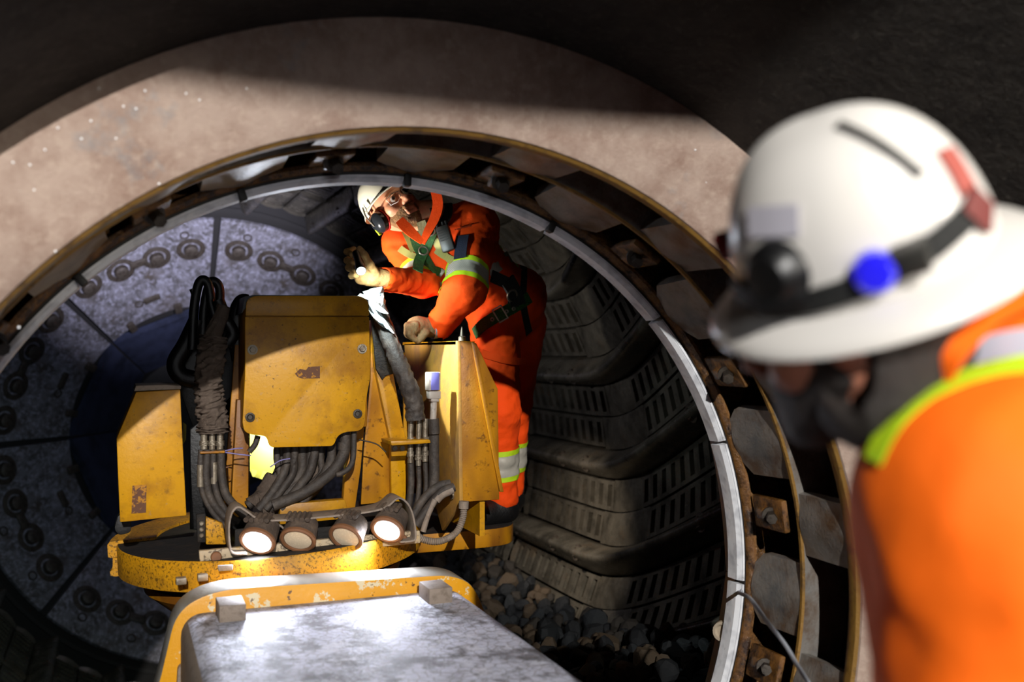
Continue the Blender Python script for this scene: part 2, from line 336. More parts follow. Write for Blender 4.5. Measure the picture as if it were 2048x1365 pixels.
# mill shell
RS = 1.80
mb = MB(); mb.lathe([(.046, 1.20), (.16, 1.21), (.22, 1.45), (.22, 2.05), (5.0, 2.05), (5.0, 1.70), (4.97, 1.64)], (0, 0, 0), seg=96)
wall_side = mb.build('wall_side', m_darkgap); tag(wall_side, 'cylindrical mill shell lined with slotted steel plates', None, None, 'structure')
NROW = 22; PD = 360/NROW; PITCH_ = 2*math.pi*RS/NROW
def shift(y, bend):
    if bend is None: return 0.
    t = bend - y; k = .12
    sp = k*math.log1p(math.exp(t/k)) if t/k < 30 else t
    return .46*sp
def LP(s, y, h, bend):
    a = (shift(y, bend) - s)/RS; r = RS - h
    return (r*math.cos(a), y, r*math.sin(a))
def hump(s):     # lifter profile across the pitch
    x = (s-.075)/.085
    return .130*max(0., math.cos(x*math.pi/2))**1.2 if abs(x) < 1 else 0.
def liner(y0, y1, bend, grates, bolts):
    ns = 16; ny = max(8, int((y1-y0)/.08)); S_ = [.004 + .150*i/ns for i in range(ns+1)]
    Y = [y0+(y1-y0)*j/ny for j in range(ny+1)]
    V = []; F = []
    for y in Y:
        e = min(1., min(y-y0, y1-y)/.03+.55)
        V.append(LP(S_[0], y, -.10, bend))
        for s in S_: V.append(LP(s, y, hump(s)*e+.012, bend))
        V.append(LP(S_[-1], y, -.10, bend))
    n = ns+3
    for j in range(ny):
        for i in range(n-1): F.append((j*n+i, j*n+i+1, (j+1)*n+i+1, (j+1)*n+i))
    F += [list(range(n)), [ny*n+i for i in range(n)][::-1]]
    m = MB(); m.add(V, F)
    for (sa, sb) in ((sA-.006, sB-.012), (sB-.006, PITCH_-.004)):
        g = sorted((q[0], q[1]) for q in grates if abs(q[2]-(sa+.006)) < .01); cuts = [y0+.01] + [v for q in g for v in q] + [y1-.01]
        for a_, b_ in zip(cuts[::2], cuts[1::2]):
            k_ = max(2, int((b_-a_)/.06)); W_ = []
            for j in range(k_+1):
                for i in range(4): W_.append(LP(sa+(sb-sa)*i/3, a_+(b_-a_)*j/k_, .012+.03*math.sin(math.pi*j/k_)*math.sin(math.pi*(i+.5)/4), bend))
            m.add(W_, [(j*4+i, j*4+i+1, (j+1)*4+i+1, (j+1)*4+i) for j in range(k_) for i in range(3)])
    L = m.build('shell_liner', m_shell, wall_side, angle=50)
    for (ga, gb, sa, sb, ns_) in grates:
        m = MB(); pw = (gb-ga)/ns_
        def q(a, b, c, d): m.add([a, b, c, d], [(0, 1, 2, 3)])
        mg = .022; up = .014; dn = -.07
        for c in range(ns_):
            ya, yb = ga+c*pw, ga+(c+1)*pw; u, v_ = ya+pw*.27, yb-pw*.27
            P = lambda s, y, h: LP(s, y, h, bend)
            q(P(sa, ya, up), P(sa, u, up), P(sb, u, up), P(sb, ya, up)); q(P(sa, v_, up), P(sa, yb, up), P(sb, yb, up), P(sb, v_, up))
            q(P(sa, u, up), P(sa, v_, up), P(sa+mg, v_, up), P(sa+mg, u, up)); q(P(sb-mg, u, up), P(sb-mg, v_, up), P(sb, v_, up), P(sb, u, up))
            s1, s2 = sa+mg, sb-mg
            for (s_a, yA, s_b, yB) in ((s1, u, s2, u), (s2, u, s2, v_), (s2, v_, s1, v_), (s1, v_, s1, u)):
                q(P(s_a, yA, up), P(s_b, yB, up), P(s_b, yB, dn), P(s_a, yA, dn))
        for (s_a, s_b, yA, yB) in ((sa, sa, ga, gb), (sb, sb, ga, gb), (sa, sb, ga, ga), (sa, sb, gb, gb)):
            k = 8
            for i in range(k):
                t0, t1 = i/k, (i+1)/k; A = (s_a+(s_b-s_a)*t0, yA+(yB-yA)*t0); B = (s_a+(s_b-s_a)*t1, yA+(yB-yA)*t1)
                q(LP(*A, up, bend), LP(*B, up, bend), LP(*B, -.08, bend), LP(*A, -.08, bend))
        m.build('grate_plate', m_shell, L, smooth=False)
    for y in bolts:
        c = np.array(LP(.075, y, .112, bend)); a = math.atan2(c[2], c[0]); nn = (-math.cos(a), 0, -math.sin(a))
        m = MB(); m.disc(c-np.array(nn)*.01, nn, .045, .012, 14); m.disc(c, nn, .026, .02, 6); m.build('liner_bolt', m_bolt, L)
    return L
sA, sB, sC = .168, .342, .5
near = liner(.40, 3.30, 1.92, [(2.10, 3.22, sA, sA+.160, 11), (2.20, 3.22, sB, sB+.158, 10), (.75, 1.80, sA, sA+.160, 12), (.75, 1.72, sB, sB+.158, 11)], (3.1, 2.55, 2.25, 1.1))
far = liner(3.33, 4.92, None, [(3.42, 4.05, sA, sA+.160, 7), (3.42, 4.05, sB, sB+.158, 7), (4.14, 4.84, sA, sA+.160, 8), (4.14, 4.84, sB, sB+.158, 8)], (3.7, 4.55))
for k in range(NROW):
    a = 4.0 + PD*k; b = (a+180) % 360-180
    if k == 0: near.rotation_euler = (0, -R_(a), 0); far.rotation_euler = (0, -R_(a), 0)
    else:
        if -75 < b < 80: dup(near, wall_side, (0, -R_(a), 0))
        dup(far, wall_side, (0, -R_(a), 0))
# far head
yo, ro, yi, ri = 4.955, 1.616, 5.604, 1.011
mb = MB(); mb.lathe([(4.98, 1.72), (5.06, 1.63), (yi+.12, ri-.02), (6.3, .62), (6.34, 0)], (0, 0, 0), seg=64)
wall_far = mb.build('wall_far', m_darkgap); tag(wall_far, 'conical far end of the mill behind its bolted liner plates', None, None, 'structure')
sl = np.array([0, yi-yo, ri-ro]); sl = sl/np.linalg.norm(sl)      # along (y, R)
def HP(t, a, h=0.):     # t 0 outer .. 1 inner, a degrees about sector centre, h towards the viewer
    y = yo+(yi-yo)*t; R = ro+(ri-ro)*t
    # normal facing inwards/towards viewer: (y,R) = (-cos, -sin)
    ny, nR = -(ro-ri)/math.hypot(yi-yo, ro-ri), -(yi-yo)/math.hypot(yi-yo, ro-ri)
    return cyl(R+nR*h, a, y+ny*h)
def head_frame(t, a):
    c = np.array(HP(t, a)); n = nrm(np.array(HP(t, a, .1))-c); return c, n
V = []; F = []; nt_, na_ = 6, 12
for L in (1, 0):
    for j in range(nt_+1):
        for i in range(na_+1):
            e = .02 if (i in (0, na_) or j in (0, nt_)) else 0
            V.append(HP(j/nt_, -21.55+43.1*i/na_, .0-e*.5 if L else -.09))
n1 = (nt_+1)*(na_+1)
for L in (0, 1):
    for j in range(nt_):
        for i in range(na_):
            q = [j*(na_+1)+i, j*(na_+1)+i+1, (j+1)*(na_+1)+i+1, (j+1)*(na_+1)+i]; F.append([x+L*n1 for x in q])
bd = [i for i in range(na_+1)] + [j*(na_+1)+na_ for j in range(1, nt_+1)] + [nt_*(na_+1)+i for i in range(na_-1, -1, -1)] + [j*(na_+1) for j in range(nt_-1, 0, -1)]
for k in range(len(bd)): a, b = bd[k], bd[(k+1) % len(bd)]; F.append([b, a, a+n1, b+n1])
mb = MB(); mb.add(V, F); hl = mb.build('head_liner', m_head, wall_far, angle=40)
for (t, a) in ((.31, -15.5), (.34, -5.4), (.34, 5.4), (.31, 15.5)):
    c, nn = head_frame(t, a); m = MB(); m.lathe([(-.02, .108), (.003, .106), (.008, .07), (-.012, .060), (-.012, .054), (.035, .05), (.042, .036), (.042, 0)], c, nn, 20); m.build('liner_bolt', m_bolt, hl)
for (t, a) in ((.15, -14), (.15, 0), (.15, 14), (.78, 5)):
    c, nn = head_frame(t, a); m = MB(); m.lathe([(-.004, 0), (-.004, .022), (.006, .026), (.006, .034), (-.01, .036)], c, nn, 14); m.build('plug', m_bolt, hl)
for (t, a, l, wd) in ((.34, 0, .12, .07), (.78, 0, .13, .06), (.985, -9, .06, .11), (.985, 12, .06, .11)):
    c, nn = head_frame(t, a); tx = nrm(np.array(HP(t, a+1))-c); tz = np.cross(nn, tx)
    m = MB(); m.box(c, (l, wd, .03), np.array([tx, tz, nn]).T); m.build('lifting_lug', m_bolt, hl, bevel=.012)
V = []; F = []
for (y, r, q) in ((yi+.05, ri-.01, 0), (6.2, .66, 0), (6.24, .70, 1), (yi+.09, ri+.04, 1)):
    for a in (-22, 22): V.append(cyl(r, a, y))
F = [(0, 1, 3, 2), (2, 3, 5, 4), (4, 5, 7, 6), (6, 7, 1, 0), (0, 2, 4, 6), (1, 7, 5, 3)]
mb = MB(); mb.add(V, F); hb = mb.build('hub_liner', m_hub, wall_far, smooth=False)
for k in range(8):
    a = 67.5+45*k-22.5+22.5
    if k == 0: hl.rotation_euler = hb.rotation_euler = (0, -R_(a), 0)
    else: dup(hl, wall_far, (0, -R_(a), 0)); dup(hb, wall_far, (0, -R_(a), 0))
# ------------------------------------------------------------------ liner handler
YEL = '#cc9206'
m_yel = mat('worn_yellow_paint', YEL, .42, 0, [('noise', 3.2, .44, .62, '#8f5f10', .75), ('noise', 7, .52, .72, '#8c5812', .75), ('noise', 26, .60, .70, '#5f3e18', .6), ('noise', 90, .63, .70, '#33240f', .8), ('noise', 5, .58, .72, '#6d431a', .7), ('noise', 40, .64, .70, '#8f8a84', .25)], (60, .12), spec=.4)
m_yel_rust = mat('rust_streaked_yellow_paint', '#b87c10', .45, 0, [('noise', 4, .40, .58, '#6d3f14', .85, (1.5, 1.5, .5)), ('noise', 30, .58, .68, '#4e2d12', .8)], (60, .15), spec=.35)
m_yel_spot = mat('speckled_yellow_paint', '#cf9212', .5, 0, [('noise', 6, .46, .66, '#7d561a', .7), ('noise', 120, .53, .60, '#33240f', .75), ('noise', 24, .60, .68, '#4a3015', .7)], (70, .25), spec=.35)
m_yel_chip = mat('chipped_yellow_paint', '#dd9a10', .42, 0, [('noise', 16, .58, .60, '#d8d2b4', .8), ('noise', 22, .645, .66, '#4a2a14', .9), ('noise', 5, .6, .75, '#b0741a', .5)], (60, .15), spec=.4)
m_yel_dust = mat('dusty_yellow_paint', '#b98a3c', .6, 0, [('noise', 6, .45, .65, '#8c6a4a', .8), ('noise', 20, .6, .7, '#d0a03a', .6)], (60, .2), spec=.3)
m_soot = mat('sooty_deck', '#191512', .75, .1, [('noise', 18, .5, .7, '#3d2f22', .8)], (60, .5))
m_hose = mat('dusty_black_hose', '#352e29', .6, 0, [('noise', 22, .45, .7, '#5d5248', .7)], (90, .4))
m_hoseblk = mat('black_hose', '#0c0b0b', .45, 0, [('noise', 22, .6, .7, '#2a2622', .6)], (90, .2))
m_sleeve = mat('grey_brown_fabric_sleeve', '#5d5148', .85, 0, [('noise', 12, .4, .7, '#463b33', .8), ('noise', 90, .55, .7, '#746759', .6)], (60, .6), spec=.15)
m_coup = mat('hose_coupling_steel', '#8a8070', .4, .5, [('noise', 30, .5, .65, '#5a4a38', .8)], (90, .2))
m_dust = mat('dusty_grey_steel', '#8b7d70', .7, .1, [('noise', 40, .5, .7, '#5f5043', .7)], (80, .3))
m_strip = mat('bare_speckled_strip', '#b7a384', .55, 0, [('noise', 60, .55, .62, '#4b3a26', .85), ('noise', 12, .6, .7, '#c79a3c', .6)], (80, .2))
m_lampbody = mat('dusty_lamp_body', '#4b3f36', .75, .1, [('noise', 25, .45, .7, '#7b6857', .7)], (70, .5))
m_rim = mat('brown_lamp_rim', '#7a5236', .5, .1)
m_lens_on = mat('lit_lens', '#ffffff', .3, emit=((.88, .93, 1), 26))
m_lens_off = mat('unlit_lens_added_glow', '#d9c4a4', .25, 0, [('voro', 120, .0, .5, '#a98f70', .4)], spec=.6, emit=((1, .88, .7), .10))  # faint glow added though these lamps are off
m_purple = mat('purple_plug', '#6e6bb8', .45)
m_greyplug = mat('grey_connector', '#a49a90', .5, 0, [('noise', 40, .5, .7, '#6a6058', .7)])
m_tie = mat('cable_tie', '#3a352f', .5)
m_tiep = mat('purple_tie', '#7d74a8', .5)
m_decal = mat('worn_off_decal', '#5d3820', .7, 0, [('noise', 60, .52, .58, '#b57a14', .9)])
m_bright = mat('pale_yellow_sheet', '#e6e26a', .6)
LH = empty('liner_handler', (-.15, 1.04, -.06), 'yellow liner handler machine with slewing deck, hoses and four lamps inside the mill', 'machine')
PX = lambda pts, y: [atY(u, v, y) for (u, v) in pts]
def plate(name, pts, y, th, m, parent=LH, bevel=.003, mb=None):
    b = MB(); b.prism(PX(pts, y), (0, th, 0)); return b.build(name, m, parent, bevel=bevel, angle=40)
def rounded(pts, rads, n=5):
    out = []; k = len(pts)
    for i in range(k):
        p = np.array(pts[i], float); r = rads[i] if hasattr(rads, '__len__') else rads
        a = np.array(pts[i-1], float); b = np.array(pts[(i+1) % k], float)
        if r <= 0: out.append(tuple(p)); continue
        ra = min(r, np.linalg.norm(a-p)*.48); rb = min(r, np.linalg.norm(b-p)*.48)
        A = p+nrm(a-p)*ra; B = p+nrm(b-p)*rb
        for j in range(n+1): t = j/n; out.append(tuple((1-t)**2*A + 2*t*(1-t)*p + t*t*B))
    return out
YP = .80
cover = plate('front_cover', rounded([(490, 634), (738.5, 634), (741, 735), (740, 760), (732, 804), (730, 862), (690, 865), (676, 872), (667, 893), (540, 896), (533, 873), (489, 868), (485, 845), (490, 751)], [0, 0, 0, 0, 8, 22, 12, 8, 8, 10, 8, 18, 0, 0]), YP, .012, m_yel)
plate('cover_lid', rounded([(491, 632), (493, 592), (736, 592), (738.5, 632)], [0, 26, 26, 0], 7), YP, .012, m_yel)
for (u, v, kind) in ((505, 700, 1), (724, 698, 1), (500, 835, 0), (715, 828, 0)):
    c = atY(u, v, YP); b = MB()
    if kind: b.disc(c, (0, -1, 0), .017, .004, 16); b.disc(c, (0, -1, 0), .0115, .012, 6, bev=.002)
    else: b.lathe([(0, .016), (.005, .016), (.006, .011), (.002, .007), (.002, 0)], c, (0, -1, 0), 18)
    b.build('cover_bolt', m_coup if kind else m_bolt, cover)
b = MB(); P = PX([(590, 748), (600, 738), (612, 741), (617, 734), (640, 733), (640, 757), (606, 758), (596, 755)], YP-.001); b.prism(P, (0, .0015, 0)); o = b.build('worn_decal', m_decal, cover, smooth=False)
# housing behind the cover
b = MB(); A = atY(491, 598, YP+.012); B = atY(735, 600, YP+.012); zl = atY(490, 862, YP)[2]
b.prism([(A[0], YP+.012, zl), (A[0], YP+.012, A[2]-.03), (A[0]+.03, YP+.012, A[2]), (B[0]-.03, YP+.012, B[2]), (B[0], YP+.012, B[2]-.03), (B[0], YP+.012, zl)], (0, .30, 0))
b.build('turret_housing', m_yel_rust, LH, bevel=.004)
b = MB(); b.prism([(A[0]-.012, YP+.02, A[2]-.05), (A[0], YP+.02, A[2]+.008), (A[0]+.03, YP+.02, A[2]+.014), (B[0]-.03, YP+.02, B[2]+.014), (B[0]+.006, YP+.02, B[2]), (B[0]+.008, YP+.02, B[2]-.03), (B[0]-.02, YP+.02, B[2]-.006), (A[0]+.02, YP+.02, A[2]-.004)], (0, .28, 0))
b.build('top_trim', m_hoseblk, LH)
# left cabinet
plate('left_cabinet', [(272, 785), (360.5, 779.5), (363.5, 848), (373, 1032), (240, 1045.5), (233, 878)], .72, .26, m_yel)
plate('cabinet_lid', [(268, 783), (272, 772), (330, 770), (362, 772), (362, 779)], .725, .25, m_dust, bevel=.002)
b = MB(); P = PX([(265, 972), (293, 970), (292, 1026), (263, 1028)], .7185); b.prism(P, (0, .0015, 0)); b.build('worn_decal', m_decal, LH, smooth=False)
plate('cabinet_bracket', rounded([(228, 1060), (236, 1030), (262, 1030), (262, 1066), (238, 1072)], 8), .80, .05, m_black)
# right cabinet: front, rib, long left side
YR = .85; XR = float(atY(914.7, 682, YR)[0])
plate('right_cabinet', [(914.7, 682), (953, 687), (996, 779), (999, 1000), (919, 1005.5)], YR, .02, m_yel_rust)
plate('stiffening_rib', [(943, 684), (952, 687), (1008, 985), (1000, 985)], YR-.012, .012, m_yel_rust)
side = [atX(u, v, XR) for (u, v) in ((914.7, 682), (919, 1006), (884, 1062), (873, 1020), (820, 940), (808.5, 687.5))]
b = MB(); b.prism(side, (.014, 0, 0)); rs = b.build('cabinet_side', m_yel_dust, LH, bevel=.002)
b = MB(); f0 = atY(914.7, 682, YR); f1 = atY(953, 687, YR)
b.box(((f0[0]+f1[0])/2, YR+.39, f0[2]-.008), (f1[0]-f0[0], .74, .012)); b.box((f1[0]+.03, YR+.39, .2), (.02, .74, .45)); b.box(((f0[0]+f1[0])/2, YR+.75, .35), (f1[0]-f0[0], .012, .62)); b.build('cabinet_shell', m_yel, LH, smooth=False)
b = MB(); c = atY(924, 680, YR+.05); b.lathe([(-.004, 0), (-.004, .014), (.012, .013), (.014, .008), (.045, .003), (.05, 0)], c, (0, 0, 1), 16); b.build('grease_nipple', m_coup, LH)
b = MB(); c = atX(905, 990, XR-.001); b.disc(c, (-1, 0, 0), .018, .006, 14); b.build('gland', m_coup, LH)
# uprights
plate('inclined_upright', [(744, 640), (757, 660), (786, 745), (812, 882), (812, 1004), (783, 1004), (781, 882), (750, 735)], 1.00, .05, m_yel)
plate('burnt_upright_top', [(742, 632), (764, 660), (789, 748), (772, 752), (765, 760), (752, 738)], .985, .012, m_soot)
plate('web_plate', [(742, 640), (751, 735), (782, 882), (784, 1004), (722, 1010), (728, 900), (741, 760)], 1.03, .012, m_yel_rust)
plate('left_upright', [(474, 800), (498, 800), (497, 1000), (490, 1035), (464, 1035), (464, 985)], .96, .05, m_yel_rust)
plate('right_upright', [(703, 855), (730, 840), (722, 935), (710, 1020), (685, 1020), (694, 905)], .96, .04, m_yel_rust)
plate('cross_member', [(560, 1010), (690, 1000), (700, 1040), (560, 1050)], .86, .05, m_yel)
plate('mast_plate', [(470, 690), (496, 690), (480, 1035), (445, 1035)], 1.02, .02, m_yel_rust)
plate('standin_sheet', [(496, 860), (560, 860), (560, 930), (552, 950), (530, 962), (505, 955), (498, 940)], 1.30, .01, m_bright)  # stand-in plates for unclear bright hi-vis shapes behind the machine
plate('standin_strip', [(446, 740), (453, 740), (453, 945), (446, 945)], 1.28, .01, m_bright)
plate('standin_strip', [(366, 845), (373, 850), (372, 880), (366, 890)], 1.28, .01, m_bright)
plate('gusset', [(412, 1035), (446, 1048), (452, 1090), (412, 1090)], .70, .03, m_yel_spot)
o = plate('riveted_tab', [(393, 1030), (411, 1028), (411, 1086), (395, 1086)], .69, .02, m_soot)
for v in (1048, 1060, 1072): b = MB(); b.disc(atY(403, v, .69), (0, -1, 0), .008, .006, 10, bev=.003); b.build('rivet', m_coup, o)
o = plate('hose_bracket', [(781, 880), (818, 880), (818, 912), (783, 914)], .93, .012, m_yel)
for u in (789, 804): b = MB(); b.disc(atY(u, 897, .93), (0, -1, 0), .010, .008, 6); b.build('bracket_bolt', m_coup, o)
plate('hose_shelf', [(781, 883), (860, 880), (862, 887), (783, 892)], .84, .14, m_yel)
plate('hose_clamp_bar', [(400, 904), (450, 902), (450, 907), (400, 909)], .78, .06, m_yel_rust)
b = MB(); b.box(atY(440, 760, 1.2), (.10, .2, .36)); b.build('valve_block', m_hoseblk, LH, bevel=.02)
plate('rear_guard', rounded([(380, 640), (470, 640), (478, 880), (395, 880), (345, 740)], 20), 1.22, .05, m_hoseblk)
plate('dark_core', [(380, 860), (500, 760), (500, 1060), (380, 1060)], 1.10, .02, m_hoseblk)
# slewing deck (leans with the machine)
AX = nrm((-.055, 0, 1)); DC = np.array([-.153, 1.04, 0.])
b = MB(); b.lathe([(.030, 0), (.030, .525), (.024, .53), (-.066, .53), (-.069, .525), (-.069, .3)], DC, AX, 96, ref=(1, 0, 0))
deck = b.build('slewing_deck', [m_yel_spot, m_soot], LH, angle=40)
deck.data.polygons.foreach_set('material_index', [1 if p.normal.z > .7 else 0 for p in deck.data.polygons])
b = MB(); b.lathe([(.040, .40), (.040, .552), (.030, .560), (-.012, .560), (-.016, .552), (-.016, .4)], DC, AX, 20, a0=183, a1=248, closed=True, ref=(1, 0, 0)); b.build('deck_lug', m_yel_spot, LH, angle=40)
b = MB(); b.lathe([(-.018, .40), (-.018, .545), (-.058, .548), (-.062, .556), (-.078, .556), (-.082, .54), (-.082, .4)], DC, AX, 20, a0=183, a1=252, closed=True, ref=(1, 0, 0)); b.build('deck_lug', m_yel_spot, LH, angle=40)
for u, v in ((362, 1162), (405, 1155)): b = MB(); b.box(atY(u, v, .555), (.03, .03, .02)); b.build('lock_tab', m_coup, LH, bevel=.002)
b = MB(); b.lathe([(-.07, .3), (-.07, .47), (-.078, .475), (-.085, .46), (-.10, .46), (-.105, .44), (-.105, .3)], DC, AX, 96, ref=(1, 0, 0)); b.build('slewing_bearing', m_black, LH)
b = MB(); b.lathe([(-.106, .2), (-.106, .455), (-.135, .45), (-.30, .27), (-.30, .2)], DC, AX, 72, ref=(1, 0, 0)); b.build('bearing_pedestal', m_yel_rust, LH)
plate('name_plate', [(435, 1132), (466, 1130), (466, 1142), (437, 1144)], .515, .008, m_dust)
# side step on which the worker stands
b = MB(); P = rounded([(.16, 1.17), (.80, 1.17), (.90, 1.30), (.90, 2.0), (.16, 2.0)], [0, .16, .1, 0, 0], 8)
b.prism([(x, y, -.06) for x, y in P], (0, 0, -.075)); o = b.build('side_step', [m_yel_rust, m_soot], LH, bevel=.006)
o.data.polygons.foreach_set('material_index', [1 if p.normal.z > .7 else 0 for p in o.data.polygons])
b = MB(); b.box(atZ(975, 1018, -.03), (.05, .04, .06)); b.build('step_latch', m_yel_rust, LH, bevel=.003)
b = MB(); b.disc(atZ(955, 1015, -.06), (0, 0, 1), .02, .045, 12, bev=.008); b.build('step_knob', m_yel_rust, LH)
# light bar
strip = plate('lamp_strip', [(398, 1103), (840, 1062), (841, 1087), (400, 1131)], .60, .022, m_strip)
for u, v in ((432, 1114), (803, 1078)): b = MB(); b.disc(atY(u, v, .60), (0, -1, 0), .017, .012, 18, bev=.003); b.build('strip_bolt', m_rim, strip)
gp = catmull(PX([(490, 1104), (462, 1103), (454, 1085), (453, 1045), (460, 1018), (474, 1008), (492, 1018), (510, 1030), (540, 1035), (640, 1028), (730, 1018), (765, 1008), (784, 993), (798, 993), (813, 1010), (822, 1040), (824, 1072), (814, 1079), (792, 1081)], .60), 5)
b = MB(); N = []
for i in range(len(gp)):
    T = nrm(gp[min(i+1, len(gp)-1)]-gp[max(i-1, 0)]); N.append((T[2], 0, -T[0]))
b.ribbon(gp, N, .11, .006); b.build('lamp_guard', m_dust, LH, bevel=.001, angle=50)
for i, (u, v, on, dx, dy) in enumerate(((515, 1083, 1, -.10, -.55), (596, 1080, 0, -.06, -.62), (692, 1075, 0, -.22, -.55), (775, 1060, 1, -.20, -.52))):
    c = atY(u, v, .545); ax = nrm(camdir(dx, dy, .75)); rl = .044 if i != 3 else .042
    b = MB(); b.lathe([(-.085, 0), (-.085, .030), (-.07, .050), (-.006, .056), (.002, .056), (.004, .052), (.004, rl+.002), (-.002, rl+.001), (-.002, 0)], c, ax, 32)
    L = b.build('work_lamp', m_lampbody, LH)
    if on: L['label'] = 'switched on lamp with a glaring white lens'
    else: L['label'] = 'switched off lamp with a dull tan lens'
    b = MB(); b.lathe([(-.004, rl+.001), (.006, rl+.002), (.008, rl+.008), (.004, .058), (-.004, .058)], c, ax, 32, closed=True); b.build('lamp_rim', m_rim, L)
    b = MB(); b.lathe([(.001, rl), (.004, rl*.6), (.005, 0)], c, ax, 32); b.build('lens', m_lens_on if on else m_lens_off, L)
    up = nrm(np.array([0, 0, 1]) - ax*ax[2]); sd = np.cross(ax, up); b = MB()
    for k in range(5): b.tube([c - ax*.07 + up*.046 + sd*(k-2)*.016, c - ax*.03 + up*.060 + sd*(k-2)*.017], .008, 8)
    o = b.build('cooling_fins', m_lampbody, L); o['kind'] = 'stuff'
    b = MB(); b.box(c - ax*.05 - up*.04 + np.array([0, 0, -.004]), (.05, .05, .05)); b.build('lamp_foot', m_lampbody, L, bevel=.006)
    if on:
        light('work_lamp_beam', 'SPOT', c + ax*.012, c + ax*1, 13, (.78, .84, 1), .03, 150, .6)
plate('lamp_backplate', [(470, 1060), (800, 1028), (800, 1068), (470, 1100)], .68, .012, m_soot)
# hoses
def hose(name, pts, y, r, m, parent=LH, seg=10, n=7, wr=0., ridge=0.):
    P = catmull([atY(p[0], p[1], p[2] if len(p) > 2 else y) for p in pts], n)
    rr = [r]*len(P)
    if ridge: rr = [r*(1+ridge*(1 if i % 2 else -1)) for i in range(len(P))]
    b = MB(); b.tube(P, rr, seg)
    return b.build(name, m, parent, angle=60)
rng = random.Random(3)
def sleeve(name, pts, y, r0, r1, m, amp, freq, n=14, seg=40, parent=LH, seed=1):
    from mathutils import noise as ns
    P = catmull([atY(p[0], p[1], p[2] if len(p) > 2 else y) for p in pts], n); L = len(P); b = MB(); b.tube(P, [r0+(r1-r0)*i/(L-1) for i in range(L)], seg)
    for i in range(L):
        c = P[i]
        for k in range(seg):
            q = np.array(b.v[i*seg+k]); d = nrm(q-c)
            t = ns.noise(Vector((d[0]*1.1+seed*7, d[1]*1.1, i*freq+1.2*d[0]))); t2 = ns.noise(Vector((d[0]*2.5+seed, d[1]*2.5+5, i*freq*2.1)))
            b.v[i*seg+k] = tuple(q + d*(amp*(1-abs(t)*2.6) + amp*.6*t2))
    return b.build(name, m, parent, angle=80)
sleeve('hose_sleeve', [(427, 672), (424, 700), (418, 760), (420, 800), (425, 842), (425, 866)], .84, .034, .042, m_sleeve, .013, .15, n=26)
sleeve('sleeve_collar', [(424, 838), (425, 866)], .84, .045, .045, m_sleeve, .001, .3, n=8)
sleeve('sleeve_top', [(448, 612), (438, 640), (428, 665), (424, 685)], .86, .020, .028, m_sleeve, .004, .1, n=8)
for (u, r) in ((408, .011), (424, .010), (440, .011)):
    hose('coupling', [(u, 862), (u, 905)], .83, r, m_coup); hose('hose_ferrule', [(u, 882), (u, 892)], .83, r*1.35, m_coup, seg=6)
for pts, r in (([(402, 900), (401, 940), (405, 985), (425, 1025), (452, 1055)], .0095), ([(415, 900), (412, 955), (422, 1000), (445, 1030), (468, 1050)], .0135), ([(426, 900), (428, 960), (438, 1000), (458, 1030), (478, 1045)], .011), ([(441, 900), (444, 955), (452, 990), (472, 1015), (492, 1035)], .0145)):
    hose('hydraulic_hose', pts, .80, r, m_hose)
hose('coupling', [(401, 930), (401, 974)], .80, .0115, m_coup); hose('coupling', [(428, 925), (428, 968)], .80, .0115, m_coup)
for pts, r, y in (([(384, 700), (388, 620), (396, 572), (407, 560), (418, 574), (424, 620), (432, 690)], .0165, 1.05), ([(404, 700), (408, 620), (418, 572), (428, 563), (439, 578), (438, 625), (428, 690)], .0165, 1.09), ([(420, 600), (430, 640), (440, 700)], .014, 1.02), ([(396, 640), (372, 690), (352, 726), (362, 752), (400, 762)], .032, 1.10), ([(392, 600), (384, 578)], .010, 1.05), ([(496, 606), (484, 606), (474, 630), (474, 680), (480, 720)], .03, 1.05), ([(436, 600), (452, 640), (466, 668), (452, 690)], .022, .99)):
    hose('hose_loop', pts, y, r, m_hoseblk)
sleeve('hose_sleeve', [(744, 580, 1.0), (758, 622, .98), (782, 690, .92), (806, 745, .88), (826, 800), (831, 840)], .88, .026, .034, m_hose, .004, .22, n=16, seg=28, seed=4)
b = MB(); 
for (u, v, dv) in ((822, 838, 46), (838, 838, 52), (851, 838, 44)):
    hose('coupling', [(u, v), (u-1, v+dv), (u-1, v+dv+42)], .90, .0105, m_coup); hose('hose_ferrule', [(u, v+dv-8), (u, v+dv+2)], .90, .015, m_coup, seg=6); hose('hose_ferrule', [(u-1, v+dv+20), (u-1, v+dv+30)], .90, .014, m_coup, seg=6)
for pts, r in (([(821, 920), (822, 970), (816, 1020), (800, 1060)], .013), ([(837, 930), (838, 975), (832, 1015), (815, 1060)], .0095), ([(850, 920), (852, 970), (846, 1010), (830, 1050)], .0095)): hose('hydraulic_hose', pts, .91, r, m_hose)
hose('hydraulic_hose', [(868, 868), (868, 910), (868, 965), (860, 1010), (840, 1045)], .90, .020, m_hose)
b = MB(); b.box(atY(865.5, 763, .88), (.046, .05, .068)); pg = b.build('plug', m_greyplug, LH, bevel=.004)
b = MB(); b.box(atY(870, 763, .853), (.030, .006, .066)); b.build('plug_cap', m_purple, pg, bevel=.002)
b = MB(); b.box(atY(867, 790, .88), (.044, .04, .028)); b.box(atY(867.5, 800, .88), (.03, .034, .014)); b.build('plug_latch', m_greyplug, pg, bevel=.002)
hose('plug_cable', [(868, 800), (866, 842)], .88, .0125, m_greyplug, seg=12); hose('hose_ferrule', [(867, 838), (869, 868)], .885, .021, m_hose)
hose('hydraulic_hose', [(908, 975), (884, 985), (858, 1015), (832, 1052)], .80, .017, m_hose); hose('hydraulic_hose', [(900, 968), (876, 974), (846, 1000), (822, 1040)], .82, .016, m_hose)
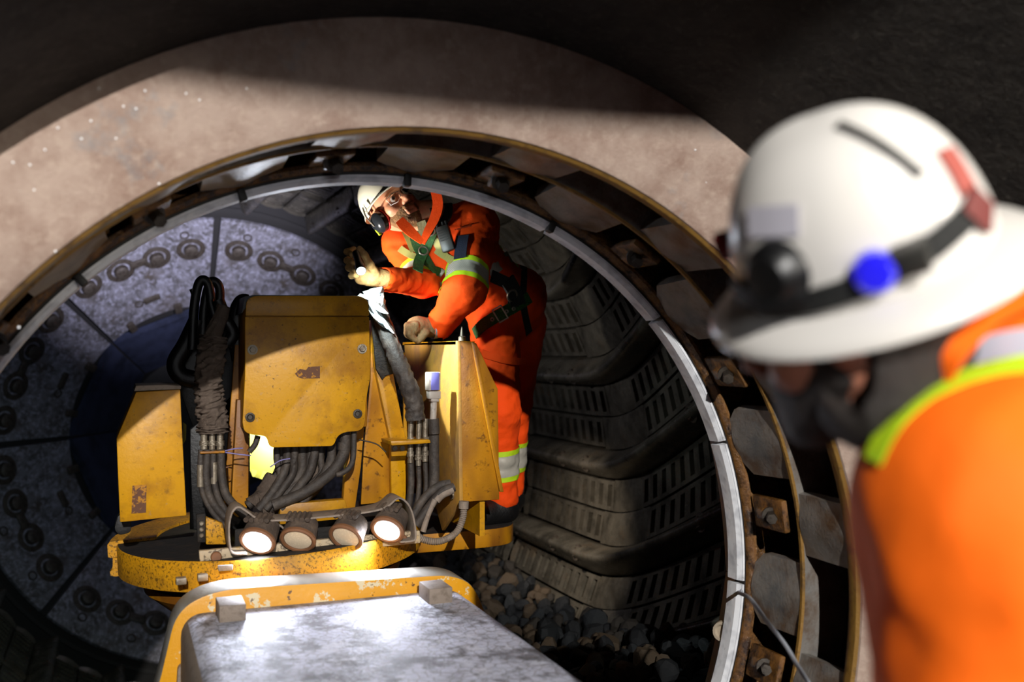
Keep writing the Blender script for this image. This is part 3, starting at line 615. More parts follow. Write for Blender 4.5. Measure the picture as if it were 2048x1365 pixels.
hose('coupling', [(905, 980), (884, 990), (872, 1002)], .795, .0155, m_dust); hose('hydraulic_hose', [(870, 1000), (856, 1030), (846, 1064)], .79, .011, m_dust)
hose('corrugated_conduit', [(927, 1006), (926, 1035), (912, 1066), (880, 1083), (848, 1080), (824, 1064)], .78, .0125, m_dust, n=16, ridge=.10)
hose('conduit_nut', [(928, 1003), (927, 1018)], .78, .019, m_dust, seg=8)
hs = [(556, 560, 552), (574, 566, 545), (590, 584, 560), (604, 600, 566), (618, 612, 575), (632, 616, 590), (646, 640, 600), (660, 648, 620)]
for i, (a, bb, c) in enumerate(hs):
    sleeve('bundle_hose', [(a, 870), (a+rng.uniform(-5, 5), 915), (bb, 950), (c, 985), (c-28, 1020)], .90 - .012*(i % 3), (.010, .014, .011, .016)[i % 4], (.011, .016, .012, .018)[i % 4], m_hose, .0022, .3, n=6, seg=12, seed=30+i)
for i, (a, c) in enumerate(((566, 545), (612, 570), (640, 600))): hose('bundle_hose', [(a, 870), (a-4, 930), (c-6, 975), (c-50, 1012)], .94, .018, m_hose)
sleeve('bundle_sheath', [(650, 935), (610, 980), (565, 1000), (520, 1012)], .93, .030, .05, m_sleeve, .006, .12, n=8, seg=24, seed=9)
sleeve('bundle_sheath', [(560, 955), (545, 990), (522, 1020)], .95, .045, .06, m_sleeve, .008, .12, n=8, seg=24, seed=11)
hose('hydraulic_hose', [(690, 860), (689, 900), (672, 935), (640, 965), (600, 990), (545, 1012)], .86, .020, m_hose, seg=14); hose('hydraulic_hose', [(708, 855), (707, 910), (700, 934), (684, 947), (672, 950)], .84, .010, m_hose)
hose('hose_ferrule', [(689, 885), (688, 900)], .86, .023, m_hose); hose('bundle_hose', [(516, 872), (510, 890), (498, 905)], .86, .010, m_hose)
for pts, m in (([(718, 880), (745, 886), (758, 892), (772, 905)], m_tie), ([(447, 905), (475, 909), (502, 912)], m_tiep), ([(447, 903), (470, 898), (486, 897)], m_tiep), ([(540, 935), (560, 922), (580, 918)], m_tiep), ([(420, 935), (440, 938), (458, 934)], m_rim)):
    hose('cable_tie', pts, .82, .0025, m, seg=6)
hose('lamp_wire', [(540, 1048), (560, 1052), (575, 1066)], .58, .004, m_dust, seg=6)
# clear plastic wrap torn open around the hose top, lit by the torch
m_wrap = mat('clear_plastic_wrap', '#e8fafa', .35, 0, [('noise', 30, .45, .6, '#f4ffff', .8)], (40, .4), spec=.8, trans=.35)
wrap = sleeve('plastic_wrap', [(746, 578), (752, 600), (756, 622)], .99, .034, .026, m_wrap, .006, .2, n=8, seg=24, seed=21)
for (a, b_, c) in (((738, 612), (760, 645), (779, 660)), ((742, 606), (764, 622), (776, 628)), ((734, 604), (752, 634), (768, 650)), ((742, 618), (756, 640), (766, 647)), ((716, 592), (730, 597), (744, 612)), ((750, 622), (772, 652), (788, 668))):
    P = catmull([atY(*a, .95), atY(*b_, .92), atY(*c, .90)], 6); k = len(P)
    b = MB(); b.ribbon(P, [camdir(.2, .5, 1)]*k, [.022*(1-(i/(k-1))**2)+.002 for i in range(k)], .002); b.build('plastic_shred', m_wrap, wrap)
# ------------------------------------------------------------------ support beam
ZB = -.075; YF = .35
BL = atZ(432, 1240, ZB); BR = atZ(905, 1205, ZB)
SB = empty('support_beam', ((BL[0]+BR[0])/2, -.6, -.45), 'frost-grey topped support beam with a chipped yellow end frame in the foreground', 'beam')
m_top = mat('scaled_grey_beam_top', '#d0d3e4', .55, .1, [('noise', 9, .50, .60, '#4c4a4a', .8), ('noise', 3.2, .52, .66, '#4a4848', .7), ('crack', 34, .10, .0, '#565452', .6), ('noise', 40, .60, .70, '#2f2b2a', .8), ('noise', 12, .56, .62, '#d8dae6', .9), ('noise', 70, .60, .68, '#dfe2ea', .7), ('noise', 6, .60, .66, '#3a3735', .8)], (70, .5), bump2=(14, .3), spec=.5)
m_lit_lip = mat('lamplit_lip', '#aaa79f', .45, .3, [('noise', 12, .45, .7, '#6f6558', .7, (1, .2, 1))], (60, .2))  # pale colour stands for lamp light on the yellow frame's edges
XL = float(atZ(425, 1262, ZB)[0]) - .07; XRt = float(atZ(1000, 1274, ZB)[0])+.085
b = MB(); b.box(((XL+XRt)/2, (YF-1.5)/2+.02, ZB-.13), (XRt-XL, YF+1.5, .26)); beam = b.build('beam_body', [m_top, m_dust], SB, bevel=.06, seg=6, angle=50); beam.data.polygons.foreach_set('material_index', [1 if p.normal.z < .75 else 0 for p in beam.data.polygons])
fr = rounded([(300, 1430), (322, 1350), (352, 1222), (430, 1180), (900, 1150), (948, 1168), (985, 1262), (1000, 1430)], [0, 0, 45, 60, 30, 40, 30, 0], 7)
b = MB(); b.prism(PX(fr, YF), (0, .14, 0)); fo = b.build('end_frame', [m_yel_chip, m_lit_lip], SB, bevel=.006)
fo.data.polygons.foreach_set('material_index', [1 if p.normal.y > -.7 and p.normal.y < .7 else 0 for p in fo.data.polygons])
for (u0, v0, u1, v1) in ((441, 1217, 489, 1247), (857, 1183, 905, 1211)):
    c = atZ((u0+u1)/2, v1-4, ZB); b = MB(); b.box((c[0], c[1]+.05, ZB+.020), (.072, .11, .05)); b.build('stop_block', m_dust, SB, bevel=.003)
b = MB(); P = PX(rounded([(352, 1400), (356, 1335), (378, 1326), (396, 1336), (400, 1400)], 10), YF-.03); b.prism(P, (0, .03, 0)); b.build('end_lug', m_dust, SB, bevel=.004)
b = MB(); b.disc(atY(377, 1333, YF-.03), (0, -1, 0), .012, .015, 14); b.build('lug_pin', m_bolt, SB)
b = MB(); b.box((SB.location[0], -1.15, -.62), (.5, .3, .58)); b.build('pedestal', m_yel_chip, SB, bevel=.01)
b = MB(); b.box((0, -2.3, -.95), (2.6, 3.0, .08)); floor = b.build('floor', m_cone, smooth=False); tag(floor, 'steel walkway deck inside the feed cone', kind='structure')
# loose wire from the seal
b = MB(); P = catmull([cyl(1.145, -4, -.005), cyl(1.12, -4.2, -.02), atD(1500, 1198, 2.62), atD(1535, 1245, 2.5), atD(1570, 1290, 2.42), atD(1600, 1340, 2.35), atD(1640, 1395, 2.3), atD(1700, 1440, 2.25)], 8)
b.tube(P, .0055, 8); o = b.build('loose_wire', m_rubber); tag(o, 'thin grey wire hanging from the white seal over the dark pockets', 'wire', None)
# ------------------------------------------------------------------ smooth bodies from signed distances
def wob(P, seed, f):
    r = np.random.RandomState(seed); o = np.zeros(P.shape[:-1], np.float32)
    for i in range(5):
        k = r.normal(size=3)*f; k2 = r.normal(size=3)*f*.6
        o += np.sin(P @ k + 1.8*np.sin(P @ k2 + r.rand()*6) + r.rand()*6)
    return o/5
def sdf_mesh(prims, h, post=None):
    lo = np.full(3, 1e9); hi = -lo
    for p in prims:
        if p['op'] == 's': continue
        for c, r in p['b']: lo = np.minimum(lo, np.asarray(c)-r); hi = np.maximum(hi, np.asarray(c)+r)
    lo -= 3*h+.01; hi += 3*h+.01
    n = np.ceil((hi-lo)/h).astype(int)+1
    f = np.full(n, .15, np.float32)
    ax = [lo[i] + h*np.arange(n[i]) for i in range(3)]
    for p in prims:
        k = p['k']; a = np.full(3, 1e9); b = -a
        for c, r in p['b']: a = np.minimum(a, np.asarray(c)-r); b = np.maximum(b, np.asarray(c)+r)
        pad = k+3*h+.02
        i0 = np.maximum(0, np.floor((a-pad-lo)/h).astype(int)); i1 = np.minimum(n, np.ceil((b+pad-lo)/h).astype(int)+1)
        if (i1 <= i0).any(): continue
        sl = tuple(slice(i0[i], i1[i]) for i in range(3))
        G = np.stack(np.meshgrid(*[ax[i][sl[i]] for i in range(3)], indexing='ij'), -1).astype(np.float32)
        d = p['f'](G); g = f[sl]
        if p['op'] == 'u':
            t = np.clip(.5+.5*(g-d)/k, 0, 1); f[sl] = g*(1-t)+d*t - k*t*(1-t)
        else:
            t = np.clip(.5-.5*(g+d)/k, 0, 1); f[sl] = g*(1-t)+(-d)*t + k*t*(1-t)
    if post is not None:
        G = np.stack(np.meshgrid(*ax, indexing='ij'), -1).astype(np.float32); m = np.abs(f) < .04
        f[m] += post(G[m])
    s = f < 0; c = np.zeros(np.array(n)-1, np.int8)
    for dx in (0, 1):
        for dy in (0, 1):
            for dz in (0, 1): c += s[dx:n[0]-1+dx, dy:n[1]-1+dy, dz:n[2]-1+dz]
    act = (c > 0) & (c < 8); I = np.argwhere(act); idm = np.full(act.shape, -1, np.int64); idm[act] = np.arange(len(I))
    acc = np.zeros((len(I), 3)); cnt = np.zeros(len(I))
    cor = [(x, y, z) for x in (0, 1) for y in (0, 1) for z in (0, 1)]
    for A in cor:
        for k in range(3):
            if A[k]: continue
            B = list(A); B[k] = 1
            fa = f[tuple((I+A).T)]; fb = f[tuple((I+B).T)]; m = (fa < 0) != (fb < 0)
            t = np.where(m, fa/np.where(m, fa-fb, 1), 0); q = np.array(A)+t[:, None]*(np.array(B)-np.array(A))
            acc[m] += q[m]; cnt[m] += 1
    V = lo + h*(I + acc/cnt[:, None]); F = []
    for k in range(3):
        sh = [slice(None)]*3; sh2 = [slice(None)]*3; sh[k] = slice(0, -1); sh2[k] = slice(1, None)
        a, b = s[tuple(sh)], s[tuple(sh2)]; E = np.argwhere(a != b); u, v = [(1, 2), (2, 0), (0, 1)][k]
        E = E[(E[:, u] > 0) & (E[:, v] > 0) & (E[:, u] < n[u]-1) & (E[:, v] < n[v]-1)]
        def cell(du, dv):
            X = E.copy(); X[:, u] -= du; X[:, v] -= dv; return idm[tuple(X.T)]
        q = np.stack([cell(1, 1), cell(0, 1), cell(0, 0), cell(1, 0)], 1); fl = b[tuple(E.T)]
        q[fl] = q[fl][:, ::-1]; F.append(q)
    F = np.concatenate(F); F = F[(F >= 0).all(1)]
    return V, F
def cap(a, b, ra, rb, k=.03, op='u'):
    a = np.asarray(a, np.float32); b = np.asarray(b, np.float32); ab = b-a; L = max(1e-9, float(ab @ ab))
    def f(G):
        t = np.clip(((G-a) @ ab)/L, 0, 1); return np.linalg.norm(G-a-t[..., None]*ab, axis=-1) - (ra+(rb-ra)*t)
    return dict(f=f, k=k, op=op, b=[(a, ra), (b, rb)])
def ell(c, r, M=None, k=.03, op='u'):
    c = np.asarray(c, np.float32); r = np.asarray(r, np.float32); M = np.eye(3) if M is None else np.asarray(M)
    M = M.astype(np.float32)
    def f(G):
        q = (G-c) @ M; k0 = np.linalg.norm(q/r, axis=-1); k1 = np.linalg.norm(q/(r*r), axis=-1); return k0*(k0-1)/np.maximum(k1, 1e-6)
    return dict(f=f, k=k, op=op, b=[(c, float(r.max()))])
def frame(up, fwd):
    u = nrm(up); f = np.asarray(fwd, float); f = nrm(f-u*(f @ u)); return np.array([np.cross(f, u), f, u]).T     # columns X, Y(forward), Z(up)
def head_prims(C, M, s, neck_to, neck_r=.058):
    W = lambda x, y, z: C + M @ (np.array([x, y, z])*s)
    P = [ell(W(0, -.015, .035), np.array([.076, .098, .088])*s, M, .02), ell(W(0, .028, -.045), np.array([.058, .062, .075])*s, M, .035),
         ell(W(0, .062, -.098), np.array([.026, .024, .022])*s, M, .025)]
    for x in (-1, 1):
        P += [ell(W(x*.046, .05, -.022), np.array([.026, .03, .024])*s, M, .02), cap(W(x*.012, .088, .022), W(x*.045, .074, .020), .012*s, .010*s, .012),
              cap(W(x*.062, .0, -.05), W(x*.03, .06, -.095), .018*s, .016*s, .02), ell(W(x*.078, -.012, -.012), np.array([.011, .022, .034])*s, M, .006)]
    P += [cap(W(0, .088, .012), W(0, .112, -.028), .008*s, .0125*s, .012), cap(W(-.010, .100, -.034), W(.010, .100, -.034), .0095*s, .0095*s, .006),
          cap(W(-.018, .089, -.062), W(.018, .089, -.062), .0075*s, .0075*s, .008), cap(W(-.016, .088, -.078), W(.016, .088, -.078), .009*s, .009*s, .008)]
    P += [ell(W(x*.032, .092, .001), np.array([.017, .017, .012])*s, M, .008, 's') for x in (-1, 1)]
    P += [ell(W(0, .100, -.070), np.array([.015, .012, .005])*s, M, .004, 's')]
    P += [cap(W(0, -.02, -.05), neck_to, neck_r*s, neck_r*1.1*s, .03)]
    return P, W
def to_obj(name, VF, m, parent, smooth=True):
    return mesh_obj(name, VF[0], VF[1].tolist(), m, parent, smooth)
def bvh_of(VF): return BVHTree.FromPolygons([Vector(v) for v in VF[0]], [list(map(int, f)) for f in VF[1]])
def hit(bv, u, v, D=None):
    d = nrm(ray(u, v)); r = bv.ray_cast(Vector(POS), Vector(d))
    if r[0] is None: return None, None
    n = np.array(r[1])
    if n @ d > 0: n = -n
    return np.array(r[0]), n
def drape(name, bv, pts, wd, m, parent, th=.003, off=.002, n=5, jump=.06, sm=6):
    Q = catmull([np.array([*p[:2], 0]) for p in pts], n); P = []; N = []
    for q in Q:
        p, nn = hit(bv, q[0], q[1])
        if p is not None and P and abs((p-P[-1]) @ WV) > jump: p = None
        if p is None:
            if not P: continue
            last = P[-1]; D = (last-POS) @ WV; p = atD(q[0], q[1], D); nn = N[-1]
        P.append(p + nn*off); N.append(nn)
    for _ in range(sm):
        P = [P[0]] + [(P[i-1]+2*P[i]+P[i+1])/4 for i in range(1, len(P)-1)] + [P[-1]]; N = [N[0]] + [nrm(N[i-1]+2*N[i]+N[i+1]) for i in range(1, len(N)-1)] + [N[-1]]
    b = MB(); b.ribbon(P, N, wd, th); return b.build(name, m, parent, angle=50)
def band(name, VF, a, b, t0, t1, rmax, m, parent, off=.003):
    a = np.asarray(a, float); b = np.asarray(b, float); ab = b-a; L = np.linalg.norm(ab); d = ab/L
    V, F = VF; t = ((V-a) @ d)/L; rad = np.linalg.norm(V-a-np.outer((V-a) @ d, d), axis=1)
    mg = .03/L; ok = (t > t0-mg) & (t < t1+mg) & (rad < rmax); Fs = F[ok[F].all(1)]
    bm = bmesh.new(); vm = {}
    for f in Fs:
        vs = []
        for i in f:
            if i not in vm: vm[i] = bm.verts.new(V[i])
            vs.append(vm[i])
        try: bm.faces.new(vs)
        except Exception: pass
    for (tt, s) in ((t0, -1), (t1, 1)):
        bmesh.ops.bisect_plane(bm, geom=bm.verts[:]+bm.edges[:]+bm.faces[:], plane_co=Vector(a+ab*tt), plane_no=Vector(d*s), clear_outer=True)
    bm.normal_update()
    for v in bm.verts: v.co += v.normal*off
    VV = [tuple(v.co) for v in bm.verts]; ix = {v: i for i, v in enumerate(bm.verts)}; FF = [[ix[v] for v in f.verts] for f in bm.faces]; bm.free()
    if not FF: return None
    return mesh_obj(name, VV, FF, m, parent)
# ------------------------------------------------------------------ cloth, skin, kit
m_orange = mat('orange_workwear', '#f04a08', .8, 0, [('noise', 9, .50, .75, '#b8350c', .55), ('noise', 24, .66, .74, '#7a2c12', .45)], (16, .25), spec=.2, bump2=(260, .15))
m_orange_fg = mat('bright_orange_jacket', '#f4690c', .75, 0, [('noise', 6, .5, .8, '#d9520a', .4)], (10, .3), spec=.25)
m_lime = mat('lime_tape', '#b4d618', .6, 0, [('noise', 30, .55, .75, '#83a414', .5)], (200, .1))
m_silver = mat('silver_reflective_tape', '#b9b4a6', .5, .1, [('wave', 90, .55, .75, '#857d72', .6, (1, .3, 1))], (60, .1))
m_beige = mat('beige_reflective_tape', '#a29c58', .55, 0, [('wave', 90, .5, .7, '#8a8448', .5, (1, .3, 1))])
m_silver_fg = mat('plain_silver_tape', '#aeb2c0', .45, .15)
m_skin = mat('skin', '#c88a68', .48, 0, [('noise', 30, .5, .75, '#b26a50', .45)], (90, .12), sss=.08)
m_skin_b = mat('shaded_skin', '#b0745c', .5, 0, [('noise', 30, .5, .75, '#96543f', .45)], None)  # darker copy of the skin, standing for shade under the hat brim
m_beard = mat('brown_beard', '#8a6238', .75, 0, [('noise', 60, .45, .65, '#553a20', .7), ('noise', 45, .62, .74, '#a0743f', .6)], (120, .9))
m_hair = mat('dark_hair', '#170f0a', .65, 0, [('noise', 40, .5, .7, '#2e1f16', .6, (1, 1, 3))], (80, .6))
m_helmet = mat('cream_helmet_shell', '#d9d3bd', .3, 0, [('noise', 8, .6, .75, '#b8ae92', .5)], None, spec=.5)
m_hat = mat('white_hard_hat', '#d3cfc9', .28, 0, [('noise', 5, .58, .75, '#b3a795', .6)], None, spec=.5)
m_strap = mat('black_webbing', '#101110', .75, 0, [('noise', 60, .55, .7, '#2b2d2a', .5)], (150, .3))
m_green = mat('green_webbing', '#1f4a1e', .8, 0, [('noise', 70, .5, .65, '#39702f', .7)], (160, .4))
m_glove = mat('tan_leather_glove', '#c79a62', .75, 0, [('noise', 22, .45, .68, '#8a6236', .8), ('noise', 60, .6, .7, '#e2c08e', .6)], (60, .5), spec=.2)
m_glove_d = mat('dirty_brown_glove', '#8c7350', .8, 0, [('noise', 22, .45, .68, '#5d4a32', .8), ('noise', 60, .6, .7, '#ae9470', .6)], (60, .5), spec=.2)
m_cuff = mat('pale_blue_grey_cuff', '#aeb8c4', .8, 0, [('noise', 40, .5, .7, '#8d98a4', .6)], (80, .3))
m_boot = mat('black_boot_leather', '#0d0c0c', .5, 0, [('noise', 30, .55, .7, '#241d18', .6)], (60, .3))
m_metal = mat('bright_buckle_metal', '#8d8678', .38, .7)
m_eyew = mat('eye_white', '#e6ddd6', .2); m_iris = mat('dark_iris', '#23201e', .15)
m_muff = mat('glossy_grey_ear_cup', '#24272b', .2, .2, [('noise', 6, .5, .7, '#131517', .6)])
m_red = mat('red_plastic', '#c01818', .35); m_navy = mat('navy_cloth', '#141a2c', .8, 0, [('noise', 40, .5, .7, '#252e48', .5)], (150, .3))
m_clear = mat('clear_lens', '#ffffff', .04, trans=1., spec=.5)
m_shirt = mat('olive_grey_shirt', '#8a8560', .85, 0, [], (120, .3))
m_radio = mat('dark_grey_radio', '#33322f', .4, .2, [('noise', 60, .55, .7, '#3c3a36', .5)])
m_blackp = mat('black_plastic', '#0c0c0d', .4)
m_text = mat('dark_print', '#20140f', .7)
# ------------------------------------------------------------------ worker inside the mill
J = lambda u, v, D: atD(u, v, D)
pel, che, nek = J(1010, 612, 4.36), J(905, 505, 4.16), J(862, 440, 4.10)
sR, eR, wR = J(948, 452, 4.14), J(930, 578, 3.94), J(880, 652, 4.04)      # his left arm, right in the picture
sL, eL, wL = J(808, 487, 4.14), J(846, 566, 4.02), J(770, 558, 3.80)
hipA, kneA, ankA = J(990, 660, 4.26), J(998, 825, 4.20), J(1004, 975, 4.26)
hipB, kneB, ankB = J(1046, 650, 4.50), J(1024, 815, 4.50), J(1018, 965, 4.56)
for a in (ankA, ankB): a[2] = .035
worker = empty('person', (float(ankA[0]), float(ankA[1]), -.06), 'worker in orange hi-vis coverall leaning over the yellow machine and looking up', 'person')
hs_ = 1.02
HF = frame(camdir(-.62, .78, -.10), camdir(.38, .40, .84))
HC = J(800, 391, 4.0) - HF @ np.array([0, .09, 0])*hs_
hp, HW = head_prims(HC, HF, hs_, nek)
hp += [cap(nek, che, .075, .11, .05), cap(sL, sR, .05, .05, .04)]
to_obj('body', sdf_mesh(hp, .0042), m_skin, worker)
cl = [cap(pel, J(925, 520, 4.20), .160, .150, .06), ell(che, (.165, .14, .17), frame(nek-che, camdir(-.1, 0, 1)), .06), cap(sL, sR, .085, .092, .06), cap(J(880, 462, 4.13), J(905, 470, 4.15), .09, .10, .05),
      ell(J(1040, 592, 4.42), (.115, .13, .13), None, .06),
      cap(sR, eR, .096, .080, .05), cap(eR, wR, .078, .056, .04), cap(sL, eL, .076, .060, .05), cap(eL, wL, .058, .046, .03),
      cap(hipA, kneA, .108, .084, .06), cap(kneA, ankA, .082, .068, .04), cap(hipB, kneB, .105, .080, .05), cap(kneB, ankB, .078, .066, .04)]
cl += [cap(wR - (eR-wR)*.02, wR - (eR-wR)*.25, .040, .040, .01, 's'), cap(wL-(eL-wL)*.02, wL-(eL-wL)*.3, .036, .036, .01, 's')]
def folds(P): return (.0055*wob(P, 5, 34) + .004*wob(P, 8, 62) + .002*wob(P, 11, 110)).astype(np.float32)
CV = sdf_mesh(cl, .0075, folds); bvc = bvh_of(CV)
cov = to_obj('coverall', CV, m_orange, worker); cov['label'] = 'orange coverall with lime and silver tape'
def tape3(a, b, t0, t1, r, tl):
    L = np.linalg.norm(np.asarray(b)-np.asarray(a)); e = tl/L
    band('lime_band', CV, a, b, t0, t0+e, r, m_lime, cov); band('silver_band', CV, a, b, t0+e, t1-e, r, m_silver, cov, .0035); band('lime_band', CV, a, b, t1-e, t1, r, m_lime, cov)
tape3(sR, eR, .70, 1.02, .115, .022); tape3(sL, eL, .60, .98, .078, .018); tape3(kneA, ankA, .40, .75, .105, .022); tape3(kneB, ankB, .40, .75, .1, .022)
# torso tape and chest straps lie on the cloth
for off, m, wd in ((-22, m_lime, .022), (0, m_silver, .052), (22, m_lime, .022)):
    drape('torso_tape', bvc, [(1056+off*.35, 482+off), (1030+off*.4, 505+off), (1000+off*.5, 527+off), (975+off*.5, 548+off)], wd, m, cov, .002, .003)
for pts in ([(806, 455), (818, 480), (828, 505)], [(868, 475), (880, 500), (905, 525)], [(800, 498), (815, 508), (830, 515)], [(872, 500), (888, 512), (908, 522)]): drape('chest_tape', bvc, pts, .028, m_beige, cov, .002, .003)
# collar
for pts in ([(799, 441), (812, 455), (828, 470), (845, 485)], [(870, 380), (876, 408), (870, 436), (855, 466), (845, 488)]):
    Q = catmull([atD(u, v, 3.93+.0006*abs(u-845)) for u, v in pts], 6); b = MB(); b.ribbon(Q, [camdir(-.1, .3, 1)]*len(Q), [.022+.020*math.sin(math.pi*min(1, .25+.75*(i/(len(Q)-1)))) for i in range(len(Q))], .006); b.build('collar', m_orange, cov)
b = MB(); b.prism([atD(u, v, 3.99) for u, v in ((833, 446), (850, 440), (856, 455), (846, 478), (838, 468))], camdir(0, 0, -.03)); b.build('shirt', m_shirt, worker)
# pocket, lettering
drape('sleeve_pocket', bvc, [(926, 473), (924, 490), (922, 506), (921, 518)], .052, m_navy, cov, .004, .003)
drape('shoulder_patch', bvc, [(792, 450), (806, 458)], .022, m_navy, cov, .003, .003); drape('pocket_flap', bvc, [(966, 706), (990, 716), (1015, 722), (1047, 724)], .03, m_orange, cov, .006, .004)
def lettering(txt, bv, u0, v0, u1, v1, size, m, parent, off=.004):
    p, n = hit(bv, (u0+u1)/2, (v0+v1)/2)
    if p is None: return
    a = atD(u0, v0, (p-POS) @ WV); c = atD(u1, v1, (p-POS) @ WV); X = nrm(c-a); n = nrm(n - X*(n @ X)*.0); X = nrm(X-n*(n @ X)); Y = np.cross(n, X)
    cu = bpy.data.curves.new('lettering', 'FONT'); cu.body = txt; cu.size = size; cu.align_x = 'CENTER'; cu.align_y = 'CENTER'; cu.extrude = .0008
    o = bpy.data.objects.new('tmp_letters', cu); COL.objects.link(o)
    bpy.context.view_layer.update(); me = bpy.data.meshes.new_from_object(o.evaluated_get(bpy.context.evaluated_depsgraph_get())); bpy.data.objects.remove(o)
    V = []; 
    for v in me.vertices:
        q = p + X*v.co.x + Y*v.co.y
        V.append(q + n*(off + v.co.z) - n*(v.co.x/.09)**2*.012)
    F = [list(f.vertices) for f in me.polygons]; return mesh_obj('lettering', V, F, m, parent, smooth=False)
lettering('metso:Outotec', bvc, 909, 467, 945, 454, .0118, m_text, cov, .021)
# gloves and boots
def glove(name, P, m): return to_obj(name, sdf_mesh(P, .0032, lambda G: (.0012*wob(G, 3, 160)).astype(np.float32)), m, worker)
def chain(pts, r0, r1, k=.006):
    n = len(pts)-1; q = [J(*p) for p in pts]; return [cap(q[i], q[i+1], r0+(r1-r0)*i/n, r0+(r1-r0)*(i+1)/n, k) for i in range(n)]
gl = [cap(wL+(wL-eL)*.02, J(741, 552, 3.765), .034, .036, .02), cap(J(741, 552, 3.765), J(722, 556, 3.76), .034, .026, .02), ell(J(734, 548, 3.765), (.036, .034, .03), None, .02)]
for (a, b, c, d) in (((730, 536), (707, 500), (694, 504), (704, 510)), ((726, 545), (704, 516), (694, 521), (706, 525)), ((722, 552), (704, 532), (697, 536), (708, 538)), ((720, 560), (708, 549), (703, 552), (712, 551))):
    gl += chain([(*a, 3.78), (*b, 3.775), (*c, 3.72), (*d, 3.68)], .0135, .0115)
gl += chain([(752, 548, 3.75), (740, 530, 3.70), (729, 510, 3.68), (719, 498, 3.69)], .017, .011)
glove('glove', gl, m_glove)
gr = [cap(J(866, 656, 4.03), J(838, 654, 4.0), .040, .040, .02), ell(J(832, 654, 3.99), (.04, .045, .038), None, .02)]
for i, (du, dv) in enumerate(((0, 2), (-2, 0), (-1, 1), (3, 3))):
    D = 3.945+.024*i; gr += chain([(832+du, 648+dv, D), (817+du, 652+dv, D-.012), (818+du, 668+dv, D-.016), (830+du, 678+dv, D-.004)], .0145, .012)
gr += [ell(J(823, 664, 3.985), (.026, .032, .024), None, .02), ell(J(826, 660, 3.96), (.022, .03, .022), None, .02)]
gr += chain([(852, 666, 3.96), (843, 676, 3.95), (836, 683, 3.95)], .016, .012)
g2 = glove('glove', gr, m_glove_d); g2['label'] = 'dirty brown leather glove with a pale cuff'
b = MB(); b.tube(catmull([wR+(eR-wR)*.06, (wR+J(866, 656, 4.03))/2, J(862, 656, 4.025)], 5), [.047]*11, 20, caps=False); b.build('cuff', m_cuff, g2)
sv = J(829, 655, 3.945); b = MB(); 
for k in range(3): b.lathe([(0, .006+.006*k), (.0008, .0075+.006*k)], sv, camdir(-.2, .2, 1), 24)
o = b.build('printed_emblem', m_text, g2); o['kind'] = 'stuff'
for (an, kn, nm) in ((ankA, kneA, 'boot'), (ankB, kneB, 'boot')):
    t = camdir(-.55, 0, .5); t[2] = 0; t = nrm(t); a = an.copy()
    P = [cap(a+np.array([0, 0, .06]), a+np.array([0, 0, -.03]), .062, .058, .02), cap(a+np.array([0, 0, -.05]), a+t*.15+np.array([0, 0, -.055]), .048, .042, .03), ell(a+np.array([0, 0, -.1025])+t*.07, (.2, .2, .009), None, .001, 's') if False else cap(a+np.array([0, 0, -.052])-t*.04, a+np.array([0, 0, -.05])+t*.1, .045, .044, .03)]
    V, F = sdf_mesh(P, .006); V[:, 2] = np.maximum(V[:, 2], -.0595); to_obj(nm, (V, F), m_boot, worker)
# face: eyes, beard, glasses
for x in (-1, 1):
    b = MB(); c = HW(x*.032, .082, .001); b.lathe([(-.0125, 0), (-.009, .0088), (0, .0125), (.009, .0088), (.0115, .005)], c, HF[:, 1], 16); e = b.build('eye', m_eyew, worker)
    g = nrm(HF[:, 1]+HF[:, 2]*.25); b = MB(); b.lathe([(.0085, .0075), (.0122, .0055), (.0136, 0)], c, g, 14); b.build('iris', m_iris, e)
    b = MB(); b.tube([HW(x*.013, .094, .017), HW(x*.030, .095, .022), HW(x*.046, .083, .017)], [.003, .0045, .002], 6); b.build('eyebrow', m_beard, worker)
bd = [ell(HW(0, .030, -.060), np.array([.062, .064, .066])*hs_, HF, .02), ell(HW(0, .064, -.104), np.array([.032, .028, .028])*hs_, HF, .02)] + [cap(HW(x*.068, .0, -.035), HW(x*.035, .06, -.095), .016*hs_, .02*hs_, .02) for x in (-1, 1)]
bd += [cap(HW(-.022, .096, -.050), HW(.022, .096, -.050), .0075, .0075, .008)]
bd += [ell(HW(0, .06, .0), np.array([.064, .09, .048])*hs_, HF, .006, 's'), ell(HW(0, .104, -.070), np.array([.017, .024, .0145])*hs_, HF, .004, 's'), ell(HW(0, -.06, -.02), np.array([.1, .05, .12])*hs_, HF, .004, 's')]
to_obj('beard', sdf_mesh(bd, .0042, lambda G: (.0022*wob(G, 4, 260)).astype(np.float32)), m_beard, worker)
GL = None
b = MB(); b.tube(catmull([HW(-.078, .0, .008), HW(-.066, .075, .014), HW(-.034, .106, .018), HW(0, .110, .012), HW(.034, .106, .018), HW(.066, .075, .014), HW(.078, .0, .008)], 5), .0022, 8)
gls = b.build('safety_glasses', m_clear, worker)
for x in (-1, 1):
    b = MB(); P = [HW(x*.008, .109, .010), HW(x*.034, .107, .017), HW(x*.060, .086, .013), HW(x*.058, .084, -.016), HW(x*.034, .104, -.024), HW(x*.010, .109, -.008)]; b.prism(P, HF[:, 1]*.0015); b.build('lens', m_clear, gls)
    b = MB(); P = P+[P[0]]; b.tube(P, .0013, 6); b.build('lens_rim', m_eyew, gls)
